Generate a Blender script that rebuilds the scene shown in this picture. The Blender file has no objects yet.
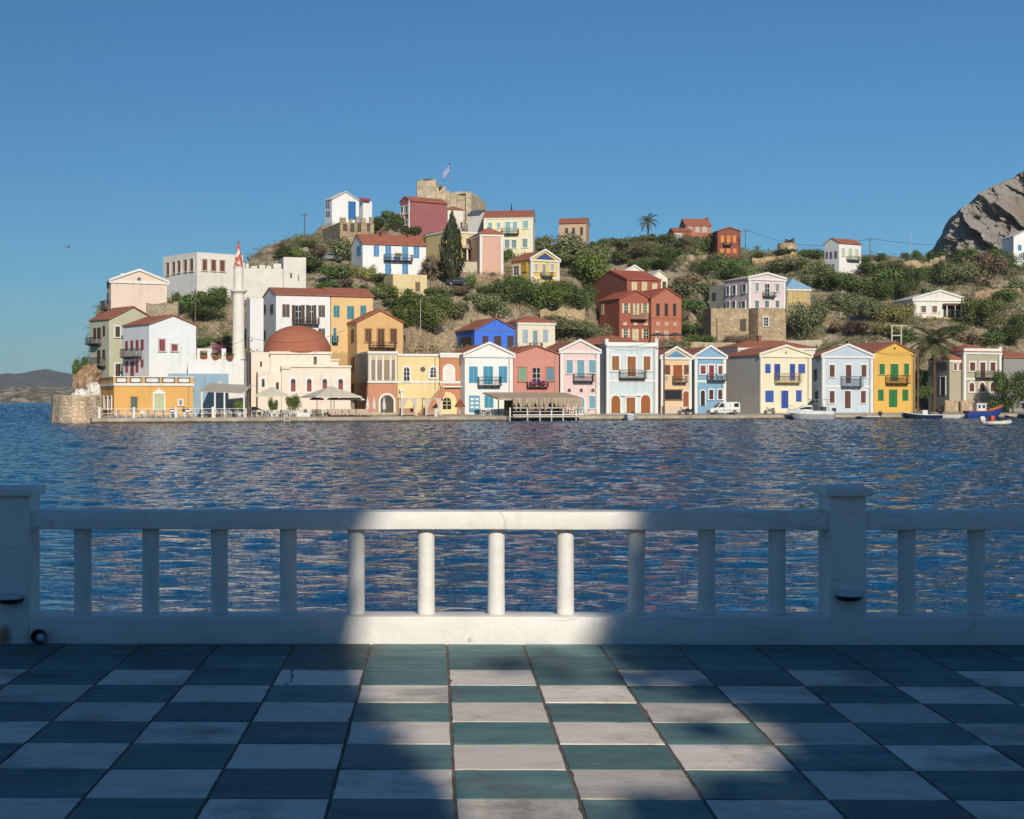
import bpy, bmesh, math, random
import numpy as np
from mathutils import Vector, Matrix, noise as mnoise
R = math.radians
random.seed(7); rng = np.random.default_rng(11)
F, PX0, PY0, CZ = 1533.0, 420.0, 400.0, 2.9      # focal length in pixels, principal point, eye height over the sea
sc = bpy.context.scene
col = sc.collection
def W(px, py, d): return Vector(((px-PX0)*d/F, d, CZ+(PY0-py)*d/F))

# ------------------------------------------------------------------ mesh builder
class MB:
    def __init__(s): s.v=[]; s.f=[]; s.m=[]; s.T=None; s.mi=0
    def add(s, vs, fs):
        n=len(s.v)
        s.v += [tuple(s.T(*p)) if s.T else tuple(p) for p in vs]
        s.f += [tuple(i+n for i in f) for f in fs]; s.m += [s.mi]*len(fs); return s
    def box(s, x0,x1,y0,y1,z0,z1):
        return s.add([(x0,y0,z0),(x1,y0,z0),(x1,y1,z0),(x0,y1,z0),(x0,y0,z1),(x1,y0,z1),(x1,y1,z1),(x0,y1,z1)],
              [(0,3,2,1),(4,5,6,7),(0,1,5,4),(1,2,6,5),(2,3,7,6),(3,0,4,7)])
    def prism(s, poly, t0, t1, f):                 # poly 2D, f(p,q,t)->3D
        n=len(poly)
        vs=[f(p,q,t0) for p,q in poly]+[f(p,q,t1) for p,q in poly]
        fs=[tuple(range(n))[::-1], tuple(range(n,2*n))]+[(i,(i+1)%n,n+(i+1)%n,n+i) for i in range(n)]
        return s.add(vs,fs)
    def tube(s, pts, r, n=6, r1=None, cap=True):
        pts=[Vector(p) for p in pts]; vs=[]; fs=[]; k=len(pts)
        for i,p in enumerate(pts):
            d=(pts[min(i+1,k-1)]-pts[max(i-1,0)]).normalized()
            a=d.cross(Vector((0,0,1)) if abs(d.z)<.9 else Vector((1,0,0))).normalized(); b=d.cross(a)
            rr=r if r1 is None else r+(r1-r)*i/(k-1)
            if isinstance(r,(list,tuple)): rr=r[i]
            for j in range(n):
                t=2*math.pi*j/n; vs.append(p+a*math.cos(t)*rr+b*math.sin(t)*rr)
        for i in range(k-1):
            for j in range(n): fs.append((i*n+j,i*n+(j+1)%n,(i+1)*n+(j+1)%n,(i+1)*n+j))
        if cap: fs += [tuple(range(n))[::-1], tuple((k-1)*n+j for j in range(n))]
        return s.add(vs,fs)
    def lathe(s, prof, n=24, c=(0,0,0)):
        vs=[]; fs=[]; k=len(prof)
        for r,z in prof:
            for j in range(n):
                t=2*math.pi*j/n; vs.append((c[0]+r*math.cos(t),c[1]+r*math.sin(t),c[2]+z))
        for i in range(k-1):
            for j in range(n): fs.append((i*n+j,i*n+(j+1)%n,(i+1)*n+(j+1)%n,(i+1)*n+j))
        fs += [tuple(range(n))[::-1], tuple((k-1)*n+j for j in range(n))]
        return s.add(vs,fs)
    def ball(s, c, r, n=10, sq=(1,1,1)):
        prof=[(max(.001,math.sin(math.pi*i/n)),-math.cos(math.pi*i/n)) for i in range(n+1)]
        m=MB(); m.lathe(prof,n+4)
        return s.add([(c[0]+x*r*sq[0],c[1]+y*r*sq[1],c[2]+z*r*sq[2]) for x,y,z in m.v], m.f)
    def loft(s, secs, cap=True):
        n=len(secs[0]); vs=[p for q in secs for p in q]; fs=[]
        for i in range(len(secs)-1):
            for j in range(n): fs.append((i*n+j,i*n+(j+1)%n,(i+1)*n+(j+1)%n,(i+1)*n+j))
        if cap: fs += [tuple(range(n))[::-1], tuple((len(secs)-1)*n+j for j in range(n))]
        return s.add(vs,fs)
    def build(s, name, mats, parent=None, smooth=False, recalc=True, bevel=0):
        me=bpy.data.meshes.new(name); me.from_pydata(s.v,[],s.f)
        if not isinstance(mats,(list,tuple)): mats=[mats]
        for m in mats: me.materials.append(m)
        if len(mats)>1: me.polygons.foreach_set('material_index', s.m)
        if recalc:
            bm=bmesh.new(); bm.from_mesh(me); bmesh.ops.recalc_face_normals(bm, faces=bm.faces); bm.to_mesh(me); bm.free()
        if smooth:
            me.polygons.foreach_set('use_smooth',[True]*len(me.polygons))
        o=bpy.data.objects.new(name, me); col.objects.link(o)
        if parent: o.parent=parent
        if bevel:
            b=o.modifiers.new('Bevel','BEVEL'); b.width=bevel; b.segments=2; b.limit_method='ANGLE'; b.angle_limit=R(40)
        return o
def tag(o, label=None, cat=None, group=None, kind=None):
    if label: o['label']=label
    if cat: o['category']=cat
    if group: o['group']=group
    if kind: o['kind']=kind
    return o
def thing(name, label, cat, loc=(0,0,0), rz=0, group=None):
    o=bpy.data.objects.new(name,None); col.objects.link(o); o.empty_display_size=.3
    o.location=loc; o.rotation_euler=(0,0,rz); return tag(o,label,cat,group)
def copy_tree(o, loc=None, rz=None, label=None, parent=None):
    c=o.copy(); col.objects.link(c); c.parent=parent
    if loc is not None: c.location=loc
    if rz is not None: c.rotation_euler=(0,0,rz)
    if label: c['label']=label
    for ch in list(o.children): copy_tree(ch,parent=c)
    return c

# ------------------------------------------------------------------ materials
def lin(h, k=1.0):
    h=h.lstrip('#'); out=[]
    for i in (0,2,4):
        c=int(h[i:i+2],16)/255; out.append((c/12.92 if c<=.04045 else ((c+.055)/1.055)**2.4)*k)
    return tuple(out)+(1,)
_mats={}
class NT:
    def __init__(s,name):
        s.mat=bpy.data.materials.new(name); s.mat.use_nodes=True; s.t=s.mat.node_tree; s.t.nodes.clear()
        s.out=s.n('ShaderNodeOutputMaterial'); s.p=s.n('ShaderNodeBsdfPrincipled'); s.l(s.p.outputs[0],s.out.inputs[0])
        s.tc=s.n('ShaderNodeTexCoord')
    def n(s,typ,**kw):
        x=s.t.nodes.new(typ)
        for k,v in kw.items(): setattr(x,k,v)
        return x
    def l(s,a,b): s.t.links.new(a,b)
    def noise(s,scale,detail=4,rough=.55,vec=None,dist=0):
        x=s.n('ShaderNodeTexNoise'); x.inputs['Scale'].default_value=scale; x.inputs['Detail'].default_value=detail
        x.inputs['Roughness'].default_value=rough; x.inputs['Distortion'].default_value=dist
        s.l(vec if vec is not None else s.tc.outputs['Object'], x.inputs['Vector']); return x.outputs['Fac']
    def mapping(s,scale=(1,1,1),rot=(0,0,0)):
        x=s.n('ShaderNodeMapping'); x.inputs['Scale'].default_value=scale; x.inputs['Rotation'].default_value=rot
        s.l(s.tc.outputs['Object'],x.inputs['Vector']); return x.outputs['Vector']
    def ramp(s,fac,stops):
        x=s.n('ShaderNodeValToRGB'); e=x.color_ramp.elements
        while len(e)<len(stops): e.new(.5)
        for i,(p,c) in enumerate(stops): e[i].position=p; e[i].color=c if len(c)==4 else tuple(c)+(1,)
        s.l(fac,x.inputs['Fac']); return x.outputs['Color']
    def mix(s,fac,a,b,blend='MIX'):
        x=s.n('ShaderNodeMix',data_type='RGBA',blend_type=blend)
        for i,v in ((0,fac),(6,a),(7,b)):
            if hasattr(v,'node'): s.l(v,x.inputs[i])
            else: x.inputs[i].default_value=v
        return x.outputs[2]
    def math(s,op,a,b=0.0,c=None):
        x=s.n('ShaderNodeMath',operation=op)
        for i,v in enumerate((a,b) if c is None else (a,b,c)):
            if hasattr(v,'node'): s.l(v,x.inputs[i])
            else: x.inputs[i].default_value=v
        return x.outputs[0]
    def color(s,c):
        if hasattr(c,'node'): s.l(c,s.p.inputs['Base Color'])
        else: s.p.inputs['Base Color'].default_value=c
    def rough(s,v):
        if hasattr(v,'node'): s.l(v,s.p.inputs['Roughness'])
        else: s.p.inputs['Roughness'].default_value=v
    def bump(s,h,strength=.3,dist=.02):
        x=s.n('ShaderNodeBump'); x.inputs['Strength'].default_value=strength; x.inputs['Distance'].default_value=dist
        s.l(h,x.inputs['Height']); s.l(x.outputs[0],s.p.inputs['Normal'])
def sc3(c,k): return (c[0]*k,c[1]*k,c[2]*k,1)
def plaster(h, k=.92, wear=.16):
    key=('pl',h,k)
    if key in _mats: return _mats[key]
    m=NT('plaster_'+h.strip('#')); c=lin(h,k); Y=.25*c[0]+.6*c[1]+.15*c[2]; c=tuple(v*.80+Y*.20 for v in c[:3])+(1,)
    streak=m.noise(1,5,.6,m.mapping((1.6,1.6,.22)))
    blot=m.noise(.35,5,.6)
    f=m.math('ADD',m.math('MULTIPLY',streak,.5),m.math('MULTIPLY',blot,.5))
    cc=m.ramp(f,[(.30,sc3(c,1-wear*1.6)),(.46,sc3(c,.98)),(.72,sc3(c,1.04))])
    sx=m.n('ShaderNodeSeparateXYZ'); m.l(m.tc.outputs['Object'],sx.inputs[0])     # damp, salt-stained foot of the wall
    dm=m.ramp(m.math('ADD',sx.outputs['Z'],m.math('MULTIPLY',m.noise(1.3,5,.7),1.6)),[(.55,(.75,.75,.75)),(1.0,(0,0,0))])
    cc=m.mix(dm,cc,sc3((c[0]*.9+.03,c[1]*.85+.025,c[2]*.75+.02),.62))
    pt=m.noise(.28,3,.5,m.mapping((1,1,1.3),(0,0,.4)))
    cc=m.mix(m.ramp(pt,[(.60,(0,0,0)),(.615,(.5,.5,.5))]),cc,sc3(c,1.10))                 # repainted patches
    m.color(cc); m.rough(.9); m.bump(m.noise(6,4),.15,.03)
    _mats[key]=m.mat; return m.mat
def paint(h, k=.9, rough=.55, metal=0):
    key=('pa',h,k,rough)
    if key in _mats: return _mats[key]
    m=NT('paint_'+h.strip('#')); c=lin(h,k)
    m.color(m.ramp(m.noise(2.2,4),[(.3,sc3(c,.8)),(.6,sc3(c,1.03))])); m.rough(rough); m.p.inputs['Metallic'].default_value=metal
    _mats[key]=m.mat; return m.mat
def tilemat(h='#a4644c'):
    key=('rt',h)
    if key in _mats: return _mats[key]
    m=NT('roof_tiles'); c=lin(h)
    f=m.noise(1.1,6,.7); g=m.noise(7,2)
    base=m.ramp(f,[(.28,sc3(c,.55)),(.5,c),(.75,sc3((c[0]*1.25,c[1]*1.35,c[2]*1.4,1),1))])
    m.color(m.mix(.35,base,m.ramp(g,[(.35,sc3(c,.6)),(.65,sc3(c,1.35))])))
    w=m.n('ShaderNodeTexWave',wave_type='BANDS',bands_direction='Y'); w.inputs['Scale'].default_value=1.6; w.inputs['Distortion'].default_value=.3
    m.l(m.tc.outputs['Object'],w.inputs['Vector']); m.rough(.85); m.bump(w.outputs['Fac'],.6,.06)
    _mats[key]=m.mat; return m.mat
def stonemat(h='#c2ad90', scale=1.6, k=.95):
    key=('st',h,scale)
    if key in _mats: return _mats[key]
    m=NT('rubble_stone'); c=lin(h,k)
    v=m.n('ShaderNodeTexVoronoi'); v.inputs['Scale'].default_value=scale; m.l(m.mapping((1,1,1.5)),v.inputs['Vector'])
    ve=m.n('ShaderNodeTexVoronoi',feature='DISTANCE_TO_EDGE'); ve.inputs['Scale'].default_value=scale; m.l(m.mapping((1,1,1.5)),ve.inputs['Vector'])
    sp=m.n('ShaderNodeSeparateColor'); m.l(v.outputs['Color'],sp.inputs[0])
    cc=m.ramp(sp.outputs[0],[(.0,sc3(c,.6)),(.4,c),(.75,(c[0]*1.15,c[1]*1.08,c[2]*.95,1)),(1,sc3(c,1.45))])
    cc=m.mix(m.ramp(ve.outputs['Distance'],[(.0,(1,1,1)),(.09,(0,0,0))]),cc,sc3(c,.42))
    cc=m.mix(.45,cc,m.ramp(m.noise(.5,6,.65),[(.3,sc3(c,.5)),(.7,sc3(c,1.3))]))
    m.color(cc); m.rough(.95)
    m.bump(m.math('ADD',m.math('MULTIPLY',m.math('MINIMUM',ve.outputs['Distance'],.15),5),m.noise(5,5)),.7,.12)
    _mats[key]=m.mat; return m.mat
def leafmat(a,b,c,name):
    key=('lf',name)
    if key in _mats: return _mats[key]
    m=NT('foliage_'+name)
    g=m.n('ShaderNodeNewGeometry'); oi=m.n('ShaderNodeObjectInfo')
    f=m.math('ADD',m.math('MULTIPLY',g.outputs['Random Per Island'],.55),m.math('MULTIPLY',m.noise(1.7,3),.5))
    cc=m.ramp(f,[(.15,a),(.5,b),(.85,c)])
    hsv=m.n('ShaderNodeHueSaturation'); m.l(cc,hsv.inputs['Color'])
    m.l(m.math('ADD',m.math('MULTIPLY',oi.outputs['Random'],.7),.65),hsv.inputs['Value'])
    m.l(m.math('ADD',m.math('MULTIPLY',oi.outputs['Random'],.03),.485),hsv.inputs['Hue'])
    m.color(hsv.outputs[0]); m.rough(.65); m.p.inputs['Specular IOR Level'].default_value=.25
    _mats[key]=m.mat; return m.mat
WHITE=plaster('#e8e6e0'); RED=tilemat()
GLASS=NT('dark_glass'); GLASS.color((.02,.025,.03,1)); GLASS.rough(.12); GLASS=GLASS.mat
DARK=paint('#2c2723',.8); IRON=paint('#26282b',.8,.5)
WOOD=paint('#6e5039'); STONE=stonemat(); TIMBER=paint('#5b4634',.9,.8)
# ------------------------------------------------------------------ quay line and ground
QA=Vector((-40,187)); QB=Vector((93,245)); QD=(QB-QA); QT=math.atan2(QD.y,QD.x)
def dq(px):                                       # distance of the quay's edge along a line of sight
    k=(px-PX0)/F; t=(40+187*k)/(133-58*k); return 187+58*t
def df(px,off=9.5): return dq(px)+off
def quay_off(x,y):
    n=Vector((-QD.y,QD.x)).normalized(); return (Vector((x,y))-QA).dot(n)
ZE=.68
def quay_z(x,y): return ZE+.2*min(max(quay_off(x,y)/8,0),1)
m=NT('quay_concrete'); sx=m.n('ShaderNodeSeparateXYZ'); m.l(m.tc.outputs['Object'],sx.inputs[0])
c=m.ramp(m.noise(.5,6,.65),[(.3,(.30,.25,.19,1)),(.5,(.43,.37,.29,1)),(.7,(.53,.47,.38,1))])
wet=m.ramp(m.math('ADD',sx.outputs['Z'],m.math('MULTIPLY',m.noise(.8,4),.25)),[(.30,(1,1,1)),(.46,(0,0,0))])
c=m.mix(wet,c,(.085,.065,.03,1)); m.color(c); m.rough(.9); m.bump(m.noise(2.5,6,.7),.6,.1); QM=m.mat
n2=Vector((-QD.y,QD.x)).normalized(); d2=QD.normalized()
def QP(s,o,z): p=QA+d2*s+n2*o; return Vector((p.x,p.y,z))
b=MB(); qs=np.linspace(0,190,96); rows=[]
for i,s in enumerate(qs):
    j=.22*mnoise.noise(Vector((s*.35,0,0)))+.12*mnoise.noise(Vector((s*1.7,4,0)))
    rows.append([QP(s,j+.1,-2.5),QP(s,j,.2),QP(s,j-.04,ZE-.03),QP(s,j+.05,ZE),QP(s,8,ZE+.2),QP(s,20,ZE+.2),QP(s,20,-2.5)])
b.loft(rows); tag(b.build('quay',QM),kind='structure')

FOOT=[]; GP=[]
# ------------------------------------------------------------------ sun frame
AZ, EL = R(12), R(27)
SUN=Vector((math.sin(AZ)*math.cos(EL), -math.cos(AZ)*math.cos(EL), math.sin(EL)))   # direction to the sun
FZ=CZ-1.6                                       # terrace floor height
def from_sun(a,b,s):                            # a across the light, b height seen along the light, s metres towards the sun
    return Vector((a*math.cos(AZ)+s*math.sin(AZ), a*math.sin(AZ)-s*math.cos(AZ), FZ+b+s*math.tan(EL)))

# ------------------------------------------------------------------ terrace
def slate(name, stops, seed):
    m=NT(name); g=m.n('ShaderNodeNewGeometry')
    v=m.n('ShaderNodeVectorMath',operation='ADD'); m.l(m.tc.outputs['Object'],v.inputs[0])
    cb=m.n('ShaderNodeCombineXYZ'); r=m.math('MULTIPLY',g.outputs['Random Per Island'],37+seed); m.l(r,cb.inputs[0]); m.l(r,cb.inputs[2]); m.l(cb.outputs[0],v.inputs[1])
    mp=m.n('ShaderNodeMapping'); mp.inputs['Scale'].default_value=(.7,2.2,1); m.l(v.outputs[0],mp.inputs['Vector'])
    f=m.noise(3.2,8,.68,mp.outputs[0],.6)
    c=m.ramp(f,stops)
    fine=m.noise(38,4,.7,mp.outputs[0])
    c=m.mix(.22,c,m.ramp(fine,[(.35,(.25,.25,.25,1)),(.68,(1,1,1,1))]),'MULTIPLY')
    # scuffs and pale scratches
    w=m.n('ShaderNodeMapping'); w.inputs['Scale'].default_value=(2,9,1); w.inputs['Rotation'].default_value=(0,0,.5); m.l(v.outputs[0],w.inputs['Vector'])
    s=m.noise(2.5,7,.75,w.outputs[0],1.2)
    c=m.mix(m.ramp(s,[(.59,(0,0,0)),(.68,(.6,.6,.6))]),c,(.44,.43,.39,1))
    c=m.mix(m.ramp(m.noise(1.3,6,.7,None),[(.36,(.6,.6,.6)),(.5,(0,0,0))]),c,(.10,.095,.08,1))
    ve=m.n('ShaderNodeTexVoronoi',feature='DISTANCE_TO_EDGE'); ve.inputs['Scale'].default_value=.9
    ds=m.n('ShaderNodeVectorMath',operation='ADD'); nz=m.n('ShaderNodeTexNoise'); nz.inputs['Scale'].default_value=3; nz.inputs['Detail'].default_value=5
    m.l(v.outputs[0],nz.inputs['Vector']); sc_=m.n('ShaderNodeVectorMath',operation='SCALE'); sc_.inputs['Scale'].default_value=.3; m.l(nz.outputs['Color'],sc_.inputs[0])
    m.l(v.outputs[0],ds.inputs[0]); m.l(sc_.outputs[0],ds.inputs[1]); m.l(ds.outputs[0],ve.inputs['Vector'])
    crack=m.math('MULTIPLY',m.math('LESS_THAN',ve.outputs['Distance'],.004),m.math('GREATER_THAN',g.outputs['Random Per Island'],.985))
    c=m.mix(crack,c,(.03,.028,.025,1))
    hsv=m.n('ShaderNodeHueSaturation'); m.l(c,hsv.inputs['Color']); m.l(m.math('ADD',m.math('MULTIPLY',g.outputs['Random Per Island'],.44),.78),hsv.inputs['Value'])
    m.color(hsv.outputs[0]); m.rough(m.math('ADD',m.math('MULTIPLY',fine,.3),.5))
    m.p.inputs['Specular IOR Level'].default_value=.3
    h=m.math('ADD',m.math('ADD',m.math('MULTIPLY',f,1.0),m.math('MULTIPLY',fine,.12)),m.math('MULTIPLY',crack,-.6))
    m.bump(h,.5,.008); return m.mat
TEAL=slate('teal_slate',[(.25,(.050,.130,.140,1)),(.45,(.104,.205,.206,1)),(.62,(.150,.255,.248,1)),(.8,(.29,.355,.33,1))],0)
CREAM=slate('cream_slate',[(.22,(.52,.45,.36,1)),(.45,(.72,.65,.555,1)),(.62,(.79,.725,.63,1)),(.8,(.84,.785,.70,1))],5)
g=NT('grout'); g.color(g.ramp(g.noise(9,6,.7),[(.3,(.08,.06,.045,1)),(.55,(.17,.135,.10,1)),(.75,(.32,.27,.21,1))])); g.rough(.95); g.bump(g.noise(45,5,.7),1,.012); GROUT=g.mat
TROT=R(-.55)
def TR(x,y,z=0):                                  # the terrace is turned a touch about the wall
    c,s=math.cos(TROT),math.sin(TROT); return Vector((x*c-(y-10.05)*s, 10.05+x*s+(y-10.05)*c, FZ+z))
def grid_tiles():
    o=MB(); P=.498; Q=.49; rr=random.Random(3)
    for r in range(-0,32):
        y1=10.05-.468-Q*(r-1) if r else 10.06
        y0=10.05-.468-Q*r
        for c in range(-16,22):
            x0=-.321+P*c; j=lambda a:rr.uniform(-a,a)
            gx=.0052+rr.uniform(0,.0025); gy=.0035+rr.uniform(0,.002)
            dark=(r<2) or ((r+c)%2==0)
            o.mi=0 if dark else 1
            z=rr.uniform(-.001,.001); tl=[j(.0008) for _ in range(4)]
            # irregular, chipped outline: points along every edge
            pts=[]; cor=[(x0+gx,y0+gy),(x0+P-gx,y0+gy),(x0+P-gx,y1-gy),(x0+gx,y1-gy)]
            for k in range(4):
                a=cor[k]; b=cor[(k+1)%4]; n=7
                for i in range(n):
                    t=i/n; am=.0016 if i else .003
                    if rr.random()<.07: am=.007
                    nx,ny=-(b[1]-a[1]),(b[0]-a[0]); L=math.hypot(nx,ny); dd=abs(rr.gauss(0,am))
                    pts.append((a[0]+(b[0]-a[0])*t+nx/L*dd, a[1]+(b[1]-a[1])*t+ny/L*dd))
            cx=sum(p[0] for p in pts)/len(pts); cy=sum(p[1] for p in pts)/len(pts)
            def zz(p): return z+tl[0]*(p[0]-cx)/.25+tl[1]*(p[1]-cy)/.25
            n=len(pts)
            top=[TR(cx+(p[0]-cx)*.994,cy+(p[1]-cy)*.994,zz(p)) for p in pts]; mid=[TR(p[0],p[1],zz(p)-.0018) for p in pts]; bot=[TR(p[0],p[1],-.03) for p in pts]
            o.add(top+mid+bot,[tuple(range(n))]+[(n+i,n+(i+1)%n,(i+1)%n,i) for i in range(n)]+[(2*n+i,2*n+(i+1)%n,n+(i+1)%n,n+i) for i in range(n)])
    return o
fl=grid_tiles().build('terrace_floor',[TEAL,CREAM],recalc=False); tag(fl,kind='structure')
gb=MB(); gb.add([TR(-8.3,-5.2,-.0045),TR(10.7,-5.2,-.0045),TR(10.7,10.06,-.0045),TR(-8.3,10.06,-.0045)],[(0,1,2,3)])
tag(gb.build('terrace_ground',GROUT),kind='structure')
sw=MB(); sw.T=lambda x,y,z:TR(x,y,z); sw.box(-22,26,-22,10.29,-3.5,-.04)
tag(sw.build('sea_wall',stonemat('#a89a86',1.2)),kind='structure')

# white painted concrete
m=NT('white_wall_paint')
n1=m.noise(1.1,6,.65); st=m.noise(1,6,.7,m.mapping((5,5,.6)))
c=m.ramp(n1,[(.28,(.60,.575,.53,1)),(.48,(.74,.72,.685,1)),(.7,(.80,.785,.75,1))])
c=m.mix(m.ramp(st,[(.58,(0,0,0)),(.74,(.35,.35,.35))]),c,(.45,.41,.35,1))
cr=m.n('ShaderNodeTexVoronoi',feature='DISTANCE_TO_EDGE'); cr.inputs['Scale'].default_value=1.1
nzv=m.n('ShaderNodeTexNoise'); nzv.inputs['Scale'].default_value=4; nzv.inputs['Detail'].default_value=6; m.l(m.tc.outputs['Object'],nzv.inputs['Vector'])
s1=m.n('ShaderNodeVectorMath',operation='SCALE'); s1.inputs['Scale'].default_value=.35; m.l(nzv.outputs['Color'],s1.inputs[0])
a1=m.n('ShaderNodeVectorMath',operation='ADD'); m.l(m.mapping((1,.2,4)),a1.inputs[0]); m.l(s1.outputs[0],a1.inputs[1]); m.l(a1.outputs[0],cr.inputs['Vector'])
ck=m.math('MULTIPLY',m.math('LESS_THAN',cr.outputs['Distance'],.007),m.ramp(m.noise(.8,2),[(.52,(0,0,0)),(.56,(1,1,1))]))
c=m.mix(m.math('MULTIPLY',ck,.22),c,(.16,.14,.12,1))
chp=m.noise(5,7,.75,None,.5); c=m.mix(m.ramp(chp,[(.66,(0,0,0)),(.70,(.8,.8,.8))]),c,(.33,.29,.24,1)); m.color(c); m.rough(.62); m.bump(m.math('ADD',m.math('ADD',m.math('MULTIPLY',n1,.6),m.math('MULTIPLY',m.noise(18,6,.65),.5)),m.math('MULTIPLY',ck,-.35)),.75,.014)
WALLP=m.mat
bal=thing('balustrade','white painted concrete balustrade with round balusters along the tiled terrace','balustrade',TR(0,10.05,0),TROT)
def bb(name,boxes,parent,bevel=.012,sub=True):
    b=MB()
    for t in boxes: b.box(*t)
    o=b.build(name,WALLP,parent,bevel=0)
    # worn, slightly wavy plaster surfaces
    bm=bmesh.new(); bm.from_mesh(o.data)
    for ax in (0,2):
        lo=min(v.co[ax] for v in bm.verts); hi=max(v.co[ax] for v in bm.verts); stp=.09
        k=int((hi-lo)/stp)
        if k<200:
            for i in range(1,k):
                co=Vector((0,0,0)); co[ax]=lo+(hi-lo)*i/k; no=Vector((0,0,0)); no[ax]=1
                bmesh.ops.bisect_plane(bm,geom=bm.verts[:]+bm.edges[:]+bm.faces[:],plane_co=co,plane_no=no)
    bmesh.ops.bevel(bm,geom=[e for e in bm.edges if len(e.link_faces)==2 and e.calc_face_angle(0)>1],offset=bevel,segments=3,affect='EDGES',profile=.5)
    for v in bm.verts:
        p=v.co*2.3; q=v.co*11
        n=mnoise.noise_vector(p+Vector((3,7,len(name))))*.0022+mnoise.noise_vector(q)*.0011
        v.co+=n
    bm.to_mesh(o.data); bm.free(); o.data.polygons.foreach_set('use_smooth',[True]*len(o.data.polygons)); 
    return o
def X(px,d=10.05): return (px-PX0)*d/F
bb('base_wall',[(-7.5,9.5,0,.25,-.03,.18)],bal,.009)
PXL=(X(28.5)-.26,X(28.5)); PXR=(X(829),X(829)+.237)
bb('rail',[(PXL[1]-.03,PXR[0]+.03,.02,.24,.748,.866)],bal,.008)
bb('rail',[(PXR[1]-.03,9.4,.02,.24,.748,.866)],bal,.008)
bb('rail',[(-7.4,PXL[0]+.03,.02,.24,.748,.866)],bal,.008)
for a,b in (PXL,PXR):
    p=bb('pillar',[(a,b,-.006,.27 if a<0 else .31,-.03,.972)],bal,.008)
    bb('cap',[(a-.032,b+.034,-.046,.30 if a<0 else .34,.972,1.026)],p,.007)
bp=MB(); prof=[(.060,.172),(.058,.2),(.0565,.4),(.056,.55),(.0565,.72),(.058,.755)]
bp.lathe(prof,28); balm=None
for px in (-60,12-70,82,150,219,288,356,426,496,565,636,706,776,905,974,1043,1112,1180):
    x=X(px,10.18)
    if px in (12-70,): continue
    if balm is None:
        balm=bp.build('baluster',WALLP,bal,smooth=True)
        for v in balm.data.vertices: v.co+=mnoise.noise_vector(v.co*9)*.002
        o=balm
    else:
        o=balm.copy(); col.objects.link(o); o.parent=bal
    o.location=(x,.13,0); o.rotation_euler=(0,0,random.uniform(0,6))
# bulkhead step lights on the pillars
LW=paint('#c9ccce',.9,.35); BLK=paint('#141415',.9,.4)
def step_light(x,z,w,label):
    t=thing('wall_light',label,'wall light',TR(x,10.043,z),TROT)
    t.location.z=FZ+z
    b=MB(); n=16
    secs=[]
    for i in range(7):
        u=i/6*math.pi/2; k=math.cos(u); h=math.sin(u)*.032
        secs.append([(math.cos(math.pi*j/n)*w/2*(.25+.75*k)**.5, -math.sin(math.pi*j/n)*.11*k-.001, h) for j in range(n+1)])
    b.loft(secs); b.build('hood',LW,t,smooth=True)
    c=MB(); c.loft([[(math.cos(math.pi*j/n)*w/2*s, -math.sin(math.pi*j/n)*.10*s-.001, z_) for j in range(n+1)] for s,z_ in ((.97,-.001),(.95,-.014),(.78,-.03),(.55,-.036))])
    c.build('lamp_housing',BLK,t,smooth=True)
step_light((PXR[0]+PXR[1])/2,.325,.18,'hooded step light on the pillar with the water on both sides')
step_light(PXL[1]-.125,.30,.185,'hooded step light on the pillar with the rust stain')
t=thing('spotlight','round black spotlight with a pale lens low on the white base wall','spotlight',TR(X(39),10.04,.052),TROT)
t.rotation_euler=(R(90),0,TROT)
b=MB(); b.lathe([(.043,-.01),(.047,.02),(.047,.045),(.04,.052),(.036,.046)],28); b.build('housing',BLK,t,smooth=True)
b=MB(); b.lathe([(.0335,.03),(.034,.050),(.02,.058),(.001,.06)],28); o=b.build('lens',paint('#b9c4cc',.9,.15),t,smooth=True); o.location=(.02,-.004,.004); o.scale=(.8,.8,1)
# rust stain: a thin irregular stain at the foot of the pillar
m=NT('rust_stain'); m.color((.33,.13,.03,1)); m.rough(.9)
d=m.noise(14,5,.7); gr=m.n('ShaderNodeVectorMath',operation='LENGTH'); m.l(m.mapping((17,1,11)),gr.inputs[0])
al=m.math('MULTIPLY',m.math('SUBTRACT',1.0,gr.outputs['Value']),m.math('MULTIPLY',d,3.0)); al=m.n('ShaderNodeClamp').outputs[0] if False else al
cl=m.n('ShaderNodeClamp'); m.l(al,cl.inputs[0]); m.l(m.math('MULTIPLY',cl.outputs[0],.6),m.p.inputs['Alpha'])
b=MB(); b.add([(-.08,0,-.06),(.08,0,-.06),(.08,0,.12),(-.08,0,.12)],[(0,1,2,3)])
o=b.build('rust_stain',m.mat,bal); o.location=(PXL[1]-.16,-.0115,.05)

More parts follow.
